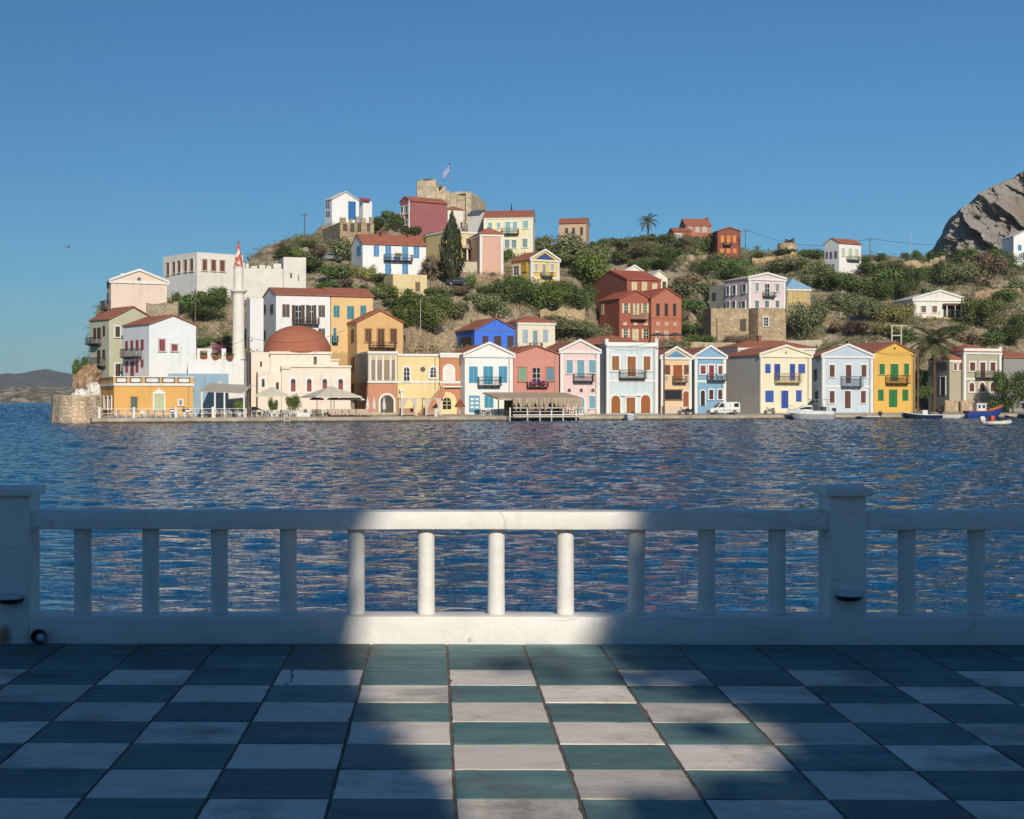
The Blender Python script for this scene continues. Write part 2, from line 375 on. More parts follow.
# ------------------------------------------------------------------ unseen occluders added behind the terrace to shape its shade
LEAF=leafmat((.018,.035,.010,1),(.045,.075,.022,1),(.085,.12,.04,1),'garden')
def foliage(name, poly, s0, s1, n, size, parent, seed, soft=.35, edge=None):
    r=np.random.default_rng(seed); P=np.array(poly,float)
    lo=P.min(0); hi=P.max(0)
    pts=r.uniform(lo-.4,hi+.4,(n*2,2))
    def inside(p):
        x,y=p[:,0],p[:,1]; c=np.zeros(len(p),bool); k=len(P)
        for i in range(k):
            (x1,y1),(x2,y2)=P[i],P[(i+1)%k]
            with np.errstate(divide='ignore',invalid='ignore'):
                cond=((y1>y)!=(y2>y))&(x<(x2-x1)*(y-y1)/(y2-y1+1e-9)+x1)
            c^=cond
        return c
    q=pts+r.normal(0,soft*.25,pts.shape); q[:,0]+=.22*np.sin(pts[:,1]*3.1+seed)*soft; q[:,1]+=.2*np.sin(pts[:,0]*4.3+seed)*soft
    pts=pts[inside(q)][:n]
    mb=MB()
    for a,b in pts:
        c=from_sun(a,b,r.uniform(s0,s1)); d=Vector(r.normal(size=3)).normalized(); e=d.orthogonal().normalized(); f=d.cross(e)
        z=size*r.uniform(.6,1.3)
        mb.add([c-e*z,c-f*z*.55+d*z*.1,c+e*z,c+f*z*.55+d*z*.1],[(0,1,2,3)])
    return mb.build(name,LEAF,parent,recalc=False)
t=thing('unseen_shade_tree','unseen leafy tree added behind the terrace to shade one half of its tiles','tree',(0,0,0))  # out of view; crown outline cut to fit the shaded tiles
foliage('crown',[(-3,-.5),(1.1,-.5),(1.3,3.3),(1.32,3.7),(1.43,4.3),(1.54,5.07),(1.71,5.92),(1.85,7.2),(0,7.8),(-3,7.2)],5,7,42000,.15,t,1,soft=.16)
b=MB(); q=from_sun(-.4,0,6.2); b.tube([(q.x,q.y,FZ-.1),(q.x+.1,q.y,FZ+2.5),(q.x-.1,q.y+.1,FZ+6)],.24,10,.1); b.build('trunk',TIMBER,t)
t=thing('unseen_shade_hedge','unseen hedge added behind the terrace, shaped to shade the other half of its tiles','hedge',(0,0,0))  # out of view; outline cut around the sunlit patch of floor
foliage('foliage',[(1.0,-3),(1.0,2.66),(1.6,2.7),(1.95,2.68),(2.4,2.85),(2.8,3.05),(3.2,3.3),(3.5,3.7),(3.42,3.98),(3.3,4.2),(3.22,4.5),(3.26,5.0),(3.42,5.28),(3.55,5.5),(3.78,5.9),(4.0,7),(7.5,7),(7.5,-3)],4.5,6.5,60000,.14,t,2,soft=.3)
foliage('leaves',[(2.72,3.5),(2.98,3.45),(3.1,3.7),(2.95,3.85),(2.72,3.75)],4.8,5.4,9,.16,t,5)
foliage('leaves',[(2.45,4.5),(2.9,4.0),(3.3,3.95),(3.35,5.4),(2.8,5.15),(2.5,4.9)],4.8,5.6,30,.19,t,6)  # loose leaf clumps added to dapple the edge of the sun patch
foliage('leaves',[(1.5,2.65),(2.6,2.75),(2.7,3.1),(2.2,3.0),(1.6,2.95)],4.8,5.6,14,.16,t,7)
t=thing('house','unseen plain house added behind the terrace to block sky light','house',(0,0,0))  # out of view; added to hold sky light off the terrace
b=MB(); b.box(-16,6.6,-14,-6.5,FZ-.1,FZ+4.6); b.build('wall',plaster('#d9d2c4'),t)
b=MB(); b.prism([(-16.4,FZ+4.6),(7,FZ+4.6),(-4.7,FZ+6.6)],-14.3,-6.2,lambda p,q,t_:(p,t_,q)); b.build('roof',RED,t)
# ------------------------------------------------------------------ houses
HARB_='houses along the quay'
LAND=[]                                           # (short phrase, px, py) for describing the plants beside them
def arch_poly(a0,a1,z0,z1,n=8):
    r=(a1-a0)/2; zc=z1-r
    return [(a0,z0),(a1,z0)]+[((a0+a1)/2+r*math.cos(math.pi*i/n),zc+r*math.sin(math.pi*i/n)) for i in range(n+1)]
def rect_poly(a0,a1,z0,z1): return [(a0,z0),(a1,z0),(a1,z1),(a0,z1)]
class House:
    def __init__(s,name,label,cat,short,c,x1,d,th,top,g=None,x0=None,D=8.0,wall='#e8e6e0',roof=('flat',),trim=None,wallmat=None,roofmat=None,deep=3.0,pil=False,band=None,group='houses above the harbour',cornice=True,flank_shade=None):
        th=R(th) if th is not None else QT; s.th=th; s.d=d; s.ct,s.st=math.cos(th),math.sin(th)
        s.Xc=(c-PX0)*d/F
        s.z0=quay_z(s.Xc,d)-.02 if g is None else CZ+(PY0-g)*d/F
        s.root=thing(name,label,cat,(s.Xc,d,s.z0),th,group)
        s.w=s.u(x1); s.D=s.s(x0) if x0 is not None else D
        s.H=s.z(top,0); w,Dp,H=s.w,s.D,s.H; s.wm=wallmat or plaster(wall); s.tm=WHITE if trim is None else (trim if not isinstance(trim,str) else plaster(trim))
        rm=roofmat or RED; base=-.05 if g is None else -deep; kind=roof[0]; b=MB()
        LAND.append((short,(c+x1)/2,(top+(g or 413))/2)); FOOT.append((s.Xc,d,s.ct,s.st,w,Dp,s.z0))
        for a_,v_ in ((0,0),(w,0),(w/2,-.5)): GP.append((s.Xc+a_*s.ct-v_*s.st,d+a_*s.st+v_*s.ct,(s.z0 if g is not None else .4)-.3))
        for a_,v_ in ((0,Dp),(w,Dp)): GP.append((s.Xc+a_*s.ct-v_*s.st,d+a_*s.st+v_*s.ct,(s.z0+.5 if g is not None else .5)))
        T=lambda a,o,z:(a,-o,z)
        if kind in('gable','gabler'):
            ap=s.z(roof[1],w/2); s.ap=ap
            b.prism([(0,base),(w,base),(w,H),(w/2,ap),(0,H)],0,Dp,lambda p,q,t:(p,t,q)); b.build('wall',s.wm,s.root)
            sl=(ap-H)/(w/2); o=.18; th_=.16; rb=MB()
            f0=.04 if kind=='gable' else -.3
            rb.prism([(-o,H-o*sl),(w/2,ap),(w+o,H-o*sl),(w+o,H-o*sl+th_),(w/2,ap+th_),(-o,H-o*sl+th_)],f0,Dp+.2,lambda p,q,t:(p,t,q)); rb.build('roof',rm,s.root)
            if kind=='gable' and cornice:
                k=MB(); h=.34; e=.3
                for sg in(0,1):
                    P=[(-e,H-e*sl+.1),(w/2,ap+.1),(w/2,ap+.1+h),(-e,H-e*sl+.1+h)]
                    if sg: P=[(w-p,q) for p,q in P]
                    k.prism(P,-.24,.035,lambda p,q,t:(p,t,q))
                k.box(-e,w+e,-.2,.03,H-.28,H+.02); k.build('cornice',s.tm,s.root)
        elif kind=='ridge':
            rz=s.zs(roof[1],0,Dp/2); 
            b.prism([(0,base),(Dp,base),(Dp,H),(Dp/2,rz),(0,H)],0,w,lambda p,q,t:(t,p,q)); b.build('wall',s.wm,s.root)
            sl=(rz-H)/(Dp/2); o=.3; th_=.16; rb=MB()
            rb.prism([(-o,H-o*sl+.01),(Dp/2,rz+.01),(Dp+o,H-o*sl+.01),(Dp+o,H-o*sl+th_),(Dp/2,rz+th_),(-o,H-o*sl+th_)],-.12,w+.12,lambda p,q,t:(t,p,q)); rb.build('roof',rm,s.root)
            if cornice: k=MB(); k.box(-.08,w+.08,-.14,-.002,H-.42,H-.17); k.build('cornice',s.tm,s.root)
        elif kind=='hip':
            az=s.zs(roof[1],w/2,Dp/2); b.box(0,w,0,Dp,base,H); b.build('wall',s.wm,s.root); o=.25; rb=MB(); e=min(w,Dp)/2*.9
            if w>Dp: rg=[(Dp*.45,Dp/2),(w-Dp*.45,Dp/2)]
            else: rg=[(w/2,Dp*.5-.01),(w/2,Dp*.5+.01)] if Dp<=w*1.05 else [(w/2,w*.45),(w/2,Dp-w*.45)]
            z=H+.01; vs=[(-o,-o,z),(w+o,-o,z),(w+o,Dp+o,z),(-o,Dp+o,z),(rg[0][0],rg[0][1],az),(rg[1][0],rg[1][1],az)]
            vs+=[(x,y,z+.12) for x,y,z in vs[:4]]
            if w>Dp: fs=[(6,7,5,4),(7,8,5),(8,9,4,5),(9,6,4)]
            else: fs=[(6,7,4),(7,8,5,4),(8,9,5),(9,6,4,5)]
            rb.add(vs,fs+[(0,3,2,1),(0,1,7,6),(1,2,8,7),(2,3,9,8),(3,0,6,9)]); rb.build('roof',rm,s.root)
            if cornice: k=MB(); k.box(-.16,w+.16,-.16,-.002,H-.35,H-.01); k.box(-.16,-.002,-.16,Dp,H-.35,H-.01); k.build('cornice',s.tm,s.root)
        else:
            b.box(0,w,0,Dp,base,H); b.build('wall',s.wm,s.root)
            if cornice:
                k=MB(); k.box(-.14,w+.14,-.16,-.003,H-.22,H+.1); k.box(-.14,-.003,-.16,Dp,H-.22,H+.1); k.box(-.003,w+.14,-.003,.2,H+.003,H+.1); k.build('cornice',s.tm,s.root)
        if flank_shade:
            k=MB(); k.box(-.025,.0,.0,Dp,base,H-.05); k.build('shaded_flank',plaster(flank_shade),s.root)  # thin darker skin: the flank's shade is put into its plaster colour
        if pil:
            for a in(-.06,w-.40):
                k=MB(); k.box(a,a+.46,-.09,.3,base,H-.29 if kind in('gable','hip','ridge') else H-.23); k.build('pilaster',s.tm,s.root)
        if group==HARB_ and g is None and s.w>5:
            k=MB(); k.tube([(w-.62,-.1,H-.4),(w-.62,-.1,.1)],.055,6); k.tube([(w-.62,-.1,H-.4),(w-.35,-.1,H-.15)],.055,6); k.build('drainpipe',paint('#a8a49c'),s.root)
        if band:
            z=s.z(band,0); k=MB(); k.box(-.05,w+.05,-.07,-.003,z-.16,z+.16); k.build('band',s.tm,s.root)
    def u(s,px):
        k=(px-PX0)/F; return (k*s.d-s.Xc)/(s.ct-k*s.st)
    def s(s_,px):
        k=(px-PX0)/F; return (s_.Xc-k*s_.d)/(s_.st+k*s_.ct)
    def z(s,py,u): return CZ+(PY0-py)*(s.d+u*s.st)/F-s.z0
    def zs(s,py,u,v): return CZ+(PY0-py)*(s.d+u*s.st+v*s.ct)/F-s.z0
    def map(s,side,x0,y0,x1,y1):
        if side:
            a,b=sorted((s.s(x0),s.s(x1))); m=(a+b)/2; return a,b,s.zs(y1,0,m),s.zs(y0,0,m),(lambda a,o,z:(-o,a,z))
        a,b=s.u(x0),s.u(x1); m=(a+b)/2; return a,b,s.z(y1,m),s.z(y0,m),(lambda a,o,z:(a,-o,z))
    def win(s,x0,y0,x1,y1,colr='#3f6f8f',fr='w',arch=False,door=False,side=False,glass=False,name=None,fw=.17,bars=True):
        a0,a1,z0,z1,T=s.map(side,x0,y0,x1,y1); b=MB(); b.T=T; nm=name or ('door' if door else 'window')
        poly=arch_poly if arch else rect_poly
        f=lambda p,q,t:(p,t,q)
        off=.03 if not side else .05
        if glass: b.prism(poly(a0,a1,z0,z1),-.1,off+.01,f); mat=GLASS
        else:
            mat=paint(colr); mid=(a0+a1)/2
            if arch or a1-a0<.5: b.prism(poly(a0,a1,z0,z1),-.1,off+.04,f)
            else:
                b.prism(rect_poly(a0,mid-.025,z0,z1),-.1,off+.045,f); b.prism(rect_poly(mid+.025,a1,z0,z1),-.1,off+.05,f)
        o=b.build(nm,mat,s.root)
        if fr or (glass and bars):
            k=MB(); k.T=T; e=off+.09
            if fr:
                if arch:
                    outer=arch_poly(a0-fw,a1+fw,z0,z1+fw); inner=arch_poly(a0,a1,z0,z1); n=len(outer)
                    ring=[1]+list(range(2,n))+[0]
                    for i in range(len(ring)-1):
                        i0,i1=ring[i],ring[i+1]
                        k.prism([inner[i0],outer[i0],outer[i1],inner[i1]],-.1,e,f)
                    if not door: k.prism(rect_poly(a0-fw,a1+fw,z0-fw*.9,z0-.002),-.1,e+.06,f)
                else:
                    k.prism(rect_poly(a0-fw,a0,z0,z1),-.1,e,f); k.prism(rect_poly(a1,a1+fw,z0,z1),-.1,e,f)
                    k.prism(rect_poly(a0-fw-.04,a1+fw+.04,z1+.001,z1+fw),-.1,e+.04,f)
                    if not door: k.prism(rect_poly(a0-fw-.06,a1+fw+.06,z0-fw*.8,z0-.001),-.1,e+.08,f)
            if glass and bars:
                mid=(a0+a1)/2; k.prism(rect_poly(mid-.035,mid+.035,z0,z1-.02),-.05,off+.04,f)
                for q in(.36,.68): zz_=z0+(z1-z0)*q; k.prism(rect_poly(a0,mid-.036,zz_-.03,zz_+.03),-.05,off+.035,f); k.prism(rect_poly(mid+.036,a1,zz_-.03,zz_+.03),-.05,off+.035,f)
            k.build('frame',s.tm if fr in('w',None,False) else plaster(fr),o)
        return o
    def wins(s,L,colr,**kw):
        for t in L: s.win(*t,colr,**kw)
    def shut(s,x0,y0,x1,y1,colr,side=False):           # an open shutter leaf against the wall
        a0,a1,z0,z1,T=s.map(side,x0,y0,x1,y1); b=MB(); b.T=T; b.prism(rect_poly(a0,a1,z0,z1),.005,.07,lambda p,q,t:(p,t,q)); return b.build('shutter',paint(colr),s.root)
    def oculus(s,cx,cy,rpx,colr='#3a2f2c',fr='w'):
        u=s.u(cx); z=s.z(cy,u); r=rpx*s.d/F; b=MB(); c=MB(); n=16
        P=[(u+r*math.cos(2*math.pi*i/n),z+r*math.sin(2*math.pi*i/n)) for i in range(n)]
        b.prism(P,.1,-.04,lambda p,q,t:(p,t,q)); o=b.build('window',paint(colr),s.root)
        if fr:
            for i in range(n):
                j=(i+1)%n; Q=lambda i,k:(u+r*k*math.cos(2*math.pi*i/n),z+r*k*math.sin(2*math.pi*i/n))
                c.prism([Q(i,1),Q(i,1.3),Q(j,1.3),Q(j,1)],.1,-.09,lambda p,q,t:(p,t,q))
            c.build('frame',s.tm,o)
    def balc(s,x0,y0,x1,y1,colr='#2b2d30',out=.95,side=False,slab=None,solid=False,brackets=True):
        a0,a1,z0,z1,T=s.map(side,x0,y0,x1,y1); f=lambda p,q,t:(p,t,q)
        zf=z0+min(.34,(z1-z0)*.3); b=MB(); b.T=T; b.prism(rect_poly(a0,a1,zf-.12,zf),0,out,f)
        if brackets:
            n=max(3,int((a1-a0)/1.0)+1)
            for i in range(n):
                a=a0+.15+(a1-a0-.3)*i/(n-1); b.prism([(.0,z0-.05),(out*.85,zf-.125),(0,zf-.125)],a-.07,a+.07,lambda p,q,t:(t,p,q))
        o=b.build('balcony',paint(slab or colr),s.root)
        k=MB(); k.T=T
        def bar(a,o0,o1,zb,zt,h=.022): k.prism(rect_poly(a-h,a+h,zb,zt),o0,o1,f)
        if solid:
            k.prism(rect_poly(a0,a1,zf,z1),out-.08,out,f)
        else:
            n=int((a1-a0)/.22)
            for i in range(n+1): bar(a0+.03+(a1-a0-.06)*i/n,out-.06,out-.02,zf,z1)
            for i in range(4):
                for a in(a0+.03,a1-.03): bar(a,.05+out*i/5,.09+out*i/5,zf,z1)
            k.prism(rect_poly(a0,a1,z1-.05,z1+.02),out-.075,out-.005,f)
            for a in(a0+.03,a1-.03): k.prism(rect_poly(a-.03,a+.03,z1-.05,z1+.02),0,out-.08,f)
        k.build('railing',paint(colr),o); return o
    def tymp(s,colr,inset=.55):
        w,H,ap=s.w,s.H,s.ap; cx=w/2; P=[(inset*1.6,H+.08),(w-inset*1.6,H+.08),(cx,ap-inset*.55)]
        b=MB(); b.prism(P,.05,-.05,lambda p,q,t:(p,t,q)); return b.build('tympanum',plaster(colr),s.root)
    def rect(s,name,x0,y0,x1,y1,mat,o0=-.05,o1=.1,side=False):
        a0,a1,z0,z1,T=s.map(side,x0,y0,x1,y1); b=MB(); b.T=T; b.prism(rect_poly(a0,a1,z0,z1),o0,o1,lambda p,q,t:(p,t,q)); return b.build(name,mat,s.root)
    def chim(s,px,py0,py1,wpx=4,at=.45,mat=None,v=None):
        u=s.u(px); v=s.D*at; a=wpx*s.d/F/2; b=MB(); z0,z1=s.zs(py1,0,v),s.zs(py0,0,v); b.box(u-a,u+a,v-a,v+a,z0-1.2,z1); b.box(u-a*1.3,u+a*1.3,v-a*1.3,v+a*1.3,z1-.2,z1-.05); return b.build('chimney',mat or plaster('#9a5a44'),s.root)
HARB=HARB_
# ---- left end of the waterfront
h=House('house','golden yellow one-storey house with a white panelled parapet at the water','house','golden seafront house',114,193,196,20,384,x0=100,wall='#e8ad40',roof=('flat',),pil=False,group=HARB,D=9)
h.win(131,397,137,410,'#3b5a5a',fr='#caa14a'); h.win(154,394,164,411,'#b9c9a0',door=True); h.win(179,400.5,182,405,'#7b8a88'); h.wins([(102.3,397,104.3,409),(106,397,108,409),(110,397,112,409)],'#d9d8c4',side=True)
k=MB(); a0,a1=h.u(152),h.u(166); z=h.z(394,(a0+a1)/2); k.prism([(a0,z),(a1,z),((a0+a1)/2,z+.75)],-.14,.0,lambda p,q,t:(p,t,q)); k.build('pediment',WHITE,h.root)
par=MB(); pw=h.w; zt=h.z(377,0); par.box(-.1,pw+.1,-.02,.16,h.H+.10,zt); par.box(-.1,.1,.16,h.D,h.H+.10,zt); po=par.build('parapet',plaster('#dda84c'),h.root)
cp=MB(); cp.box(-.2,pw+.2,-.1,.22,zt,zt+.1); cp.box(-.2,.15,.22,h.D,zt,zt+.1); cp.build('coping',WHITE,po)
for x0,x1 in((116,127),(130,141.5),(145,159.5),(162,175),(177.5,190)):
    a0,a1=h.u(x0),h.u(x1); z0,z1=h.H+.16,zt-.06; k=MB(); n=20; cx,cz=(a0+a1)/2,(z0+z1)/2; ra,rz=(a1-a0)/2,(z1-z0)/2
    def sup(i,s_): t=2*math.pi*i/n; c_,s2=math.cos(t),math.sin(t); return (cx+ra*s_*math.copysign(abs(c_)**.45,c_),cz+rz*(s_ if s_==1 else .72)*math.copysign(abs(s2)**.6,s2))
    k.prism([(a0,z0),(a1,z0),(a1,z1),(a0,z1)],-.05,-.021,lambda p,q,t:(p,t,q)); pn=k.build('parapet_panel',paint('#33475e'),po)
    k=MB(); k.prism([sup(i,.86) for i in range(n)],-.09,-.051,lambda p,q,t:(p,t,q)); k.build('oval',WHITE,pn)
h=House('house','sage green gabled house with dark balconies on its sea side','house','sage green house',109,156,213,38,319,g=393,x0=90,wall='#bfbfa2',roof=('gabler',307),group=HARB,cornice=False,D=8)
h.wins([(115,326.5,119.6,337),(115.2,364,119.8,377)],'#4a392c'); h.wins([(94,328,96.2,339),(97.8,327.5,100.8,338),(103.2,326,105.2,336),(97.6,350,100.6,363),(103,349.5,105.2,358.5)],'#4a392c',side=True,fr=None)
h.balc(91,337.5,101.5,346,'#3b3029',side=True); h.balc(88,358,106,368.5,'#3b3029',side=True)
h=House('house','white gabled house with small crimson windows above the yellow seafront house','house','white crimson-window house',149,196,205,36,324,g=386,x0=123,wall='#e6ecee',roof=('gabler',315.5),group=HARB,cornice=False)
h.wins([(159,339.5,164.5,351),(171.5,344.5,177,351)],'#8e3b42',fr='#cfc4c4'); h.wins([(125.8,341,128,350),(131,340.5,133.4,350),(136.2,340,138.8,350),(141.4,339.5,143.8,349.5),(126,361.5,128,372),(136.2,361,138.6,372),(141.4,359.5,143.6,367)],'#8e4a4a',side=True,fr=None); h.win(131,361.5,134.2,377,'#8e4a4a',side=True,fr=None,door=True)
h.balc(126,349,142,359,'#5a4436',side=True)
h=House('house','plain peach house with a white pediment high on the seaward end','house','peach house',111,167,233,25,281,g=316,x0=107,wall='#ecd2bd',roof=('gable',271.5),group=HARB,D=9,roofmat=plaster('#cfcac0')); h.oculus(139,279,1.8,'#55606a',fr=None)
h.balc(106.4,301,110.6,311.5,'#3b3029',side=True); h.win(107.3,283,109,288,'#3d3530',side=True,fr=None); h.win(107.3,293,109.3,303,'#6d6a66',side=True,fr=None); h.chim(124,273,278,3.5,mat=WHITE)
h=House('monastery','big white two-faced block with a row of brown windows under its flat top','building','white block',197,243,246,40,252,g=305,x0=163,wall='#e7e1d8',roof=('flat',),cornice=False,group=HARB)
h.wins([(202.2,259.5,206.6,270.5),(211,260,215.6,271),(219.6,260.5,224.4,271.5)],'#7a4f3c',fr='#d5c9bb'); h.wins([(167.3,263,169.8,275),(173.4,262,175.7,273.5),(178.4,261,181,272.5),(184.8,260,187.6,271.5),(190.8,259,193.8,271)],'#7a4f3c',side=True,fr='#d5c9bb'); h.win(184.5,295,186.6,301,'#7a6a5c',fr=None,side=True)
# battlement wall
t=House('fortress_wall','whitewashed wall with worn battlements behind the minaret','wall','white battlement wall',283.5,306,250,14,257,g=300,x0=None,wall='#e2dcd0',roof=('flat',),cornice=False,D=6,group=HARB)
t.win(276+14,273,276+16,278,'#6a5f55',fr=None); t.win(298,275,299,281,'#6a5f55',fr=None)
k=MB(); z0=t.z(265,0); rr=random.Random(2)
k.box(-7.5,-.02,.6,1.5,-3,z0-.6); x=-7.5
while x<-.6:
    wd=rr.uniform(.4,1.3); k.box(x,min(x+wd,-.03),.6,1.5,z0-.59,z0+rr.uniform(-.45,.3)); x+=wd+rr.uniform(.12,.5)
k.build('battlements',t.wm,t.root)
# garden wall, blue wall
h=House('garden_wall','long white terrace wall with stubby pillars beside the minaret','wall','white terrace wall',188,246,203.5,8,359,g=398,wall='#e9e6df',roof=('flat',),cornice=False,D=4,group=None)
for a,b_ in((197,200),(207.5,212),(221.5,226)): h.rect('pillar',a,348.5,b_,358.9,h.wm,-.7,0)
for a in(200.5,): h.rect('lintel',200,348.5,207.5,350.5,h.wm,-.6,-.1)
for i,(px,py) in enumerate(((203.5,359),(215.5,359),(230,359.2))):
    p=W(px,py,203.9); t=thing('flower_pot',['squat clay pot of greenery in the framed gap of the white terrace wall','squat clay pot of greenery between two stubby pillars of the terrace wall','squat clay pot of greenery on the terrace wall against the minaret'][i],'flower pot',(p.x,p.y,p.z),0,'clay pots on the terrace wall')
    k=MB(); k.lathe([(.36,0),(.5,.35),(.55,.6),(.5,.62),(.45,.5)],14); k.build('pot',paint('#a4552f'),t); t.scale=(.95,.8,.72)
    k=MB(); 
    for j in range(90):
        v=Vector((random.gauss(0,.35),random.gauss(0,.3),.75+abs(random.gauss(0,.22)))); d_=Vector((random.gauss(0,1),random.gauss(0,1),random.gauss(0,1))).normalized(); e=d_.orthogonal().normalized()*.12; f_=d_.cross(e); k.add([v-e,v-f_,v+e,v+f_],[(0,1,2,3)])
    k.build('plant',LEAF,t,recalc=False)
h=House('low_building','low building with a faded blue wall beside the golden seafront house','building','blue wall',168,228.5,200.5,8,373.5,wall='#8fb1c9',roof=('flat',),cornice=False,D=2.6,group=None,trim='#8fb1c9'); h.win(218,381,222,384.5,'#c9c4bb',fr=None)
# ---- around the mosque
h=House('house','white house with a red roof and dark shutters behind the brick dome','house','white house behind the dome',276,330.2,227,20,294.2,g=352,x0=263.5,wall='#e9e9e7',roof=('ridge',288.3),group=HARB,cornice=False)
h.wins([(282.3,304.3,289.5,317),(318.4,305.3,324.8,317),(318.4,328.5,324.8,338)],'#5b4a41',fr=None); h.win(295.5,305.5,301,325,glass=True,door=True,fr=None); h.win(309.5,305.5,313,325,glass=True,door=True,fr=None)
for a,b_ in((291.8,295.3),(301.2,304.6),(306,309.3),(313.2,316.2)): h.shut(a,305,b_,323.5,'#4c3c34')
h.balc(292,318,318,326,'#4a3d35'); h.wins([(263.9,305,266.2,313),(271,304.5,273.6,313),(264,330.5,266,339)],'#3d4347',side=True,fr=None)
h=House('house','yellow house with teal shutters joined to the white red-roofed one','house','yellow teal-shutter house',330.9,373,230,20,295.6,g=352,D=7.3,wall='#e8bf78',roof=('ridge',288.5),group=HARB,cornice=False)
h.wins([(333.6,305.5,339.4,317),(360.4,305.5,366,315.5),(333.4,328,336.2,345),(375-1.5,302.5,372.6+.3,309)],'#2f8196',fr=None); h.win(347.2,306,353.8,319,'#2f8196',fr=None,door=True); h.balc(331.5,336,337,344,'#2f6f80')
h=House('house','narrow windowless white annexe between the minaret and the red-roofed house','house','narrow white annexe',250,263.5,226,20,298,g=352,x0=246.5,wall='#e8e8e6',roof=('flat',),cornice=False,group=HARB)
# mosque
t=thing('mosque','cream mosque with a large brick red dome behind the cafe parasols','mosque',W(297.5,413,212),R(12)); t.location.z=quay_z(t.location.x,212)
LAND.append(('mosque',297,370)); MW=plaster('#efddca'); MT=plaster('#f0ddca'); ky=212/F
MC,MS=math.cos(R(12)),math.sin(R(12)); MO=t.location.copy()
FOOT.append((MO.x-8,MO.y,MC,MS,16,11,MO.z)); GP.append((MO.x,MO.y,.5)); GP.append((MO.x-2,MO.y+11,.6)); GP.append((MO.x+6,MO.y+11,.6)); GP.append((MO.x-8,MO.y+11,.6))
def mx(px,y=0):
    k=(px-PX0)/F; return (k*(MO.y+y*MC)-MO.x+y*MS)/(MC-k*MS)
def mz(py,y=0): return CZ+(PY0-py)*(MO.y+y*MC)/F-MO.z
b=MB(); b.box(mx(272),mx(333),2,11,-.1,mz(353,3)); b.box(mx(333)+.01,mx(341),2.3,10.5,-.1,mz(359.5,3)); b.box(mx(272)-2.6,mx(272)-.01,2.6,10.5,-.1,mz(352.5,3)); b.box(mx(281.5),mx(350.5),-.2,1.99,-.1,mz(366.5)); b.box(mx(258),mx(281.5)-.01,.3,1.98,-.1,mz(372)); wo=b.build('wall',MW,t)
b=MB(); b.box(mx(271),mx(334),1.75,1.99,mz(354.2,3),mz(351.8,3)); b.box(mx(281),mx(351),-.4,-.201,mz(367.3),mz(365.4)); b.box(mx(333.2),mx(342),2.05,2.29,mz(360.6,3),mz(359,3)); b.box(mx(281),mx(290),-.42,-.401+.2,mz(369),mz(367.4)); b.build('cornice',MT,t)
rd=33.5*217/F; zc=mz(352.5,5); b=MB(); b.lathe([(rd*1.02,0),(rd*1.02,.12),(rd*.995,.2)]+[(rd*math.cos(i/14*math.pi/2)+.001,.2+(mz(325,5)-zc-.2)*math.sin(i/14*math.pi/2)) for i in range(1,15)],40,(mx(297.5,6.3),6.3,zc)); b.build('dome',plaster('#b5643f',.9,.14),t,smooth=True)
def mwin(px0,px1,py0,py1,y,cc,fr=True,arch=True):
    a0,a1,z0,z1=mx(px0),mx(px1),mz(py1,y),mz(py0,y); k=MB(); k.prism(arch_poly(a0,a1,z0,z1) if arch else rect_poly(a0,a1,z0,z1),y+.1,y-.05,lambda p,q,t_:(p,t_,q)); o=k.build('window',paint('#2f2a28'),t)
    if cc: k=MB(); k.prism(rect_poly(a0+.02,a1-.02,z0,z0+(z1-z0)*.68),y-.051,y-.09,lambda p,q,t_:(p,t_,q)); k.build('shutter',paint(cc),o)
    if fr: k=MB(); k.box(a0-.3,a0-.01,y-.06,y+.05,z0-.3,z1+.35); k.box(a1+.01,a1+.3,y-.06,y+.05,z0-.3,z1+.35); k.box(a0-.009,a1+.009,y-.06,y+.05,z1+.01,z1+.35); k.box(a0-.009,a1+.009,y-.07,y+.05,z0-.3,z0-.01); k.build('frame',WHITE,o)
for a in(290.8,306.8,322.4,338.2): mwin(a,a+4.4,379,391.5,-.2,'#8a4038')
mwin(315.6,318.8,356.3,364.3,2,'#6a5148',False); mwin(262,264.8,379,387,.3,None,True); mwin(276.2,279,382,390,.3,None,False); mwin(262,264,361.5,367,2.6,None,False)
# minaret
t=thing('minaret','slender white minaret with a gallery and a flaking red and white spire','minaret',W(238.5,410,207)); t.location.z=.9; LAND.append(('minaret',238.5,330))
def nz_(py): return CZ+(PY0-py)*207/F-.9
q=207/F; P=lambda L:[(r*q,nz_(y)) for r,y in L]
b=MB(); b.lathe(P([(7.8,414),(7.8,383),(7.2,381),(6.5,372),(6.5,357),(6.1,355),(5.9,330),(5.7,295),(6.3,293.5),(8.3,292),(8.6,291.6)]),20); so_=b.build('shaft',plaster('#ece3d6'),t)
b=MB(); b.lathe(P([(8.6,291.5),(8.6,289.8),(8.2,289.6),(8.2,291)]),20); b.build('gallery',plaster('#e9dfd0'),t)
b=MB(); b.lathe(P([(4.9,291.4),(4.9,268.2),(5.3,267.9),(5.3,267)]),18); b.build('upper_shaft',plaster('#efe6da'),t)
m=NT('flaking_spire'); m.color(m.ramp(m.noise(.9,6,.75,m.mapping((1,1,.8)),.5),[(.53,(.50,.10,.07,1)),(.58,(.80,.72,.66,1))])); m.rough(.8)
b=MB(); b.lathe(P([(4.6,266.9),(3.7,260),(2.6,254),(1.7,248),(.9,244.5),(.1,244)]),16); b.build('spire',m.mat,t)
b=MB(); b.lathe(P([(.25,244.2),(.9,243.2),(.9,242.4),(.3,241.5),(.15,240.2),(.05,239)]),10); b.build('finial',paint('#b0452f'),t)
b=MB(); 
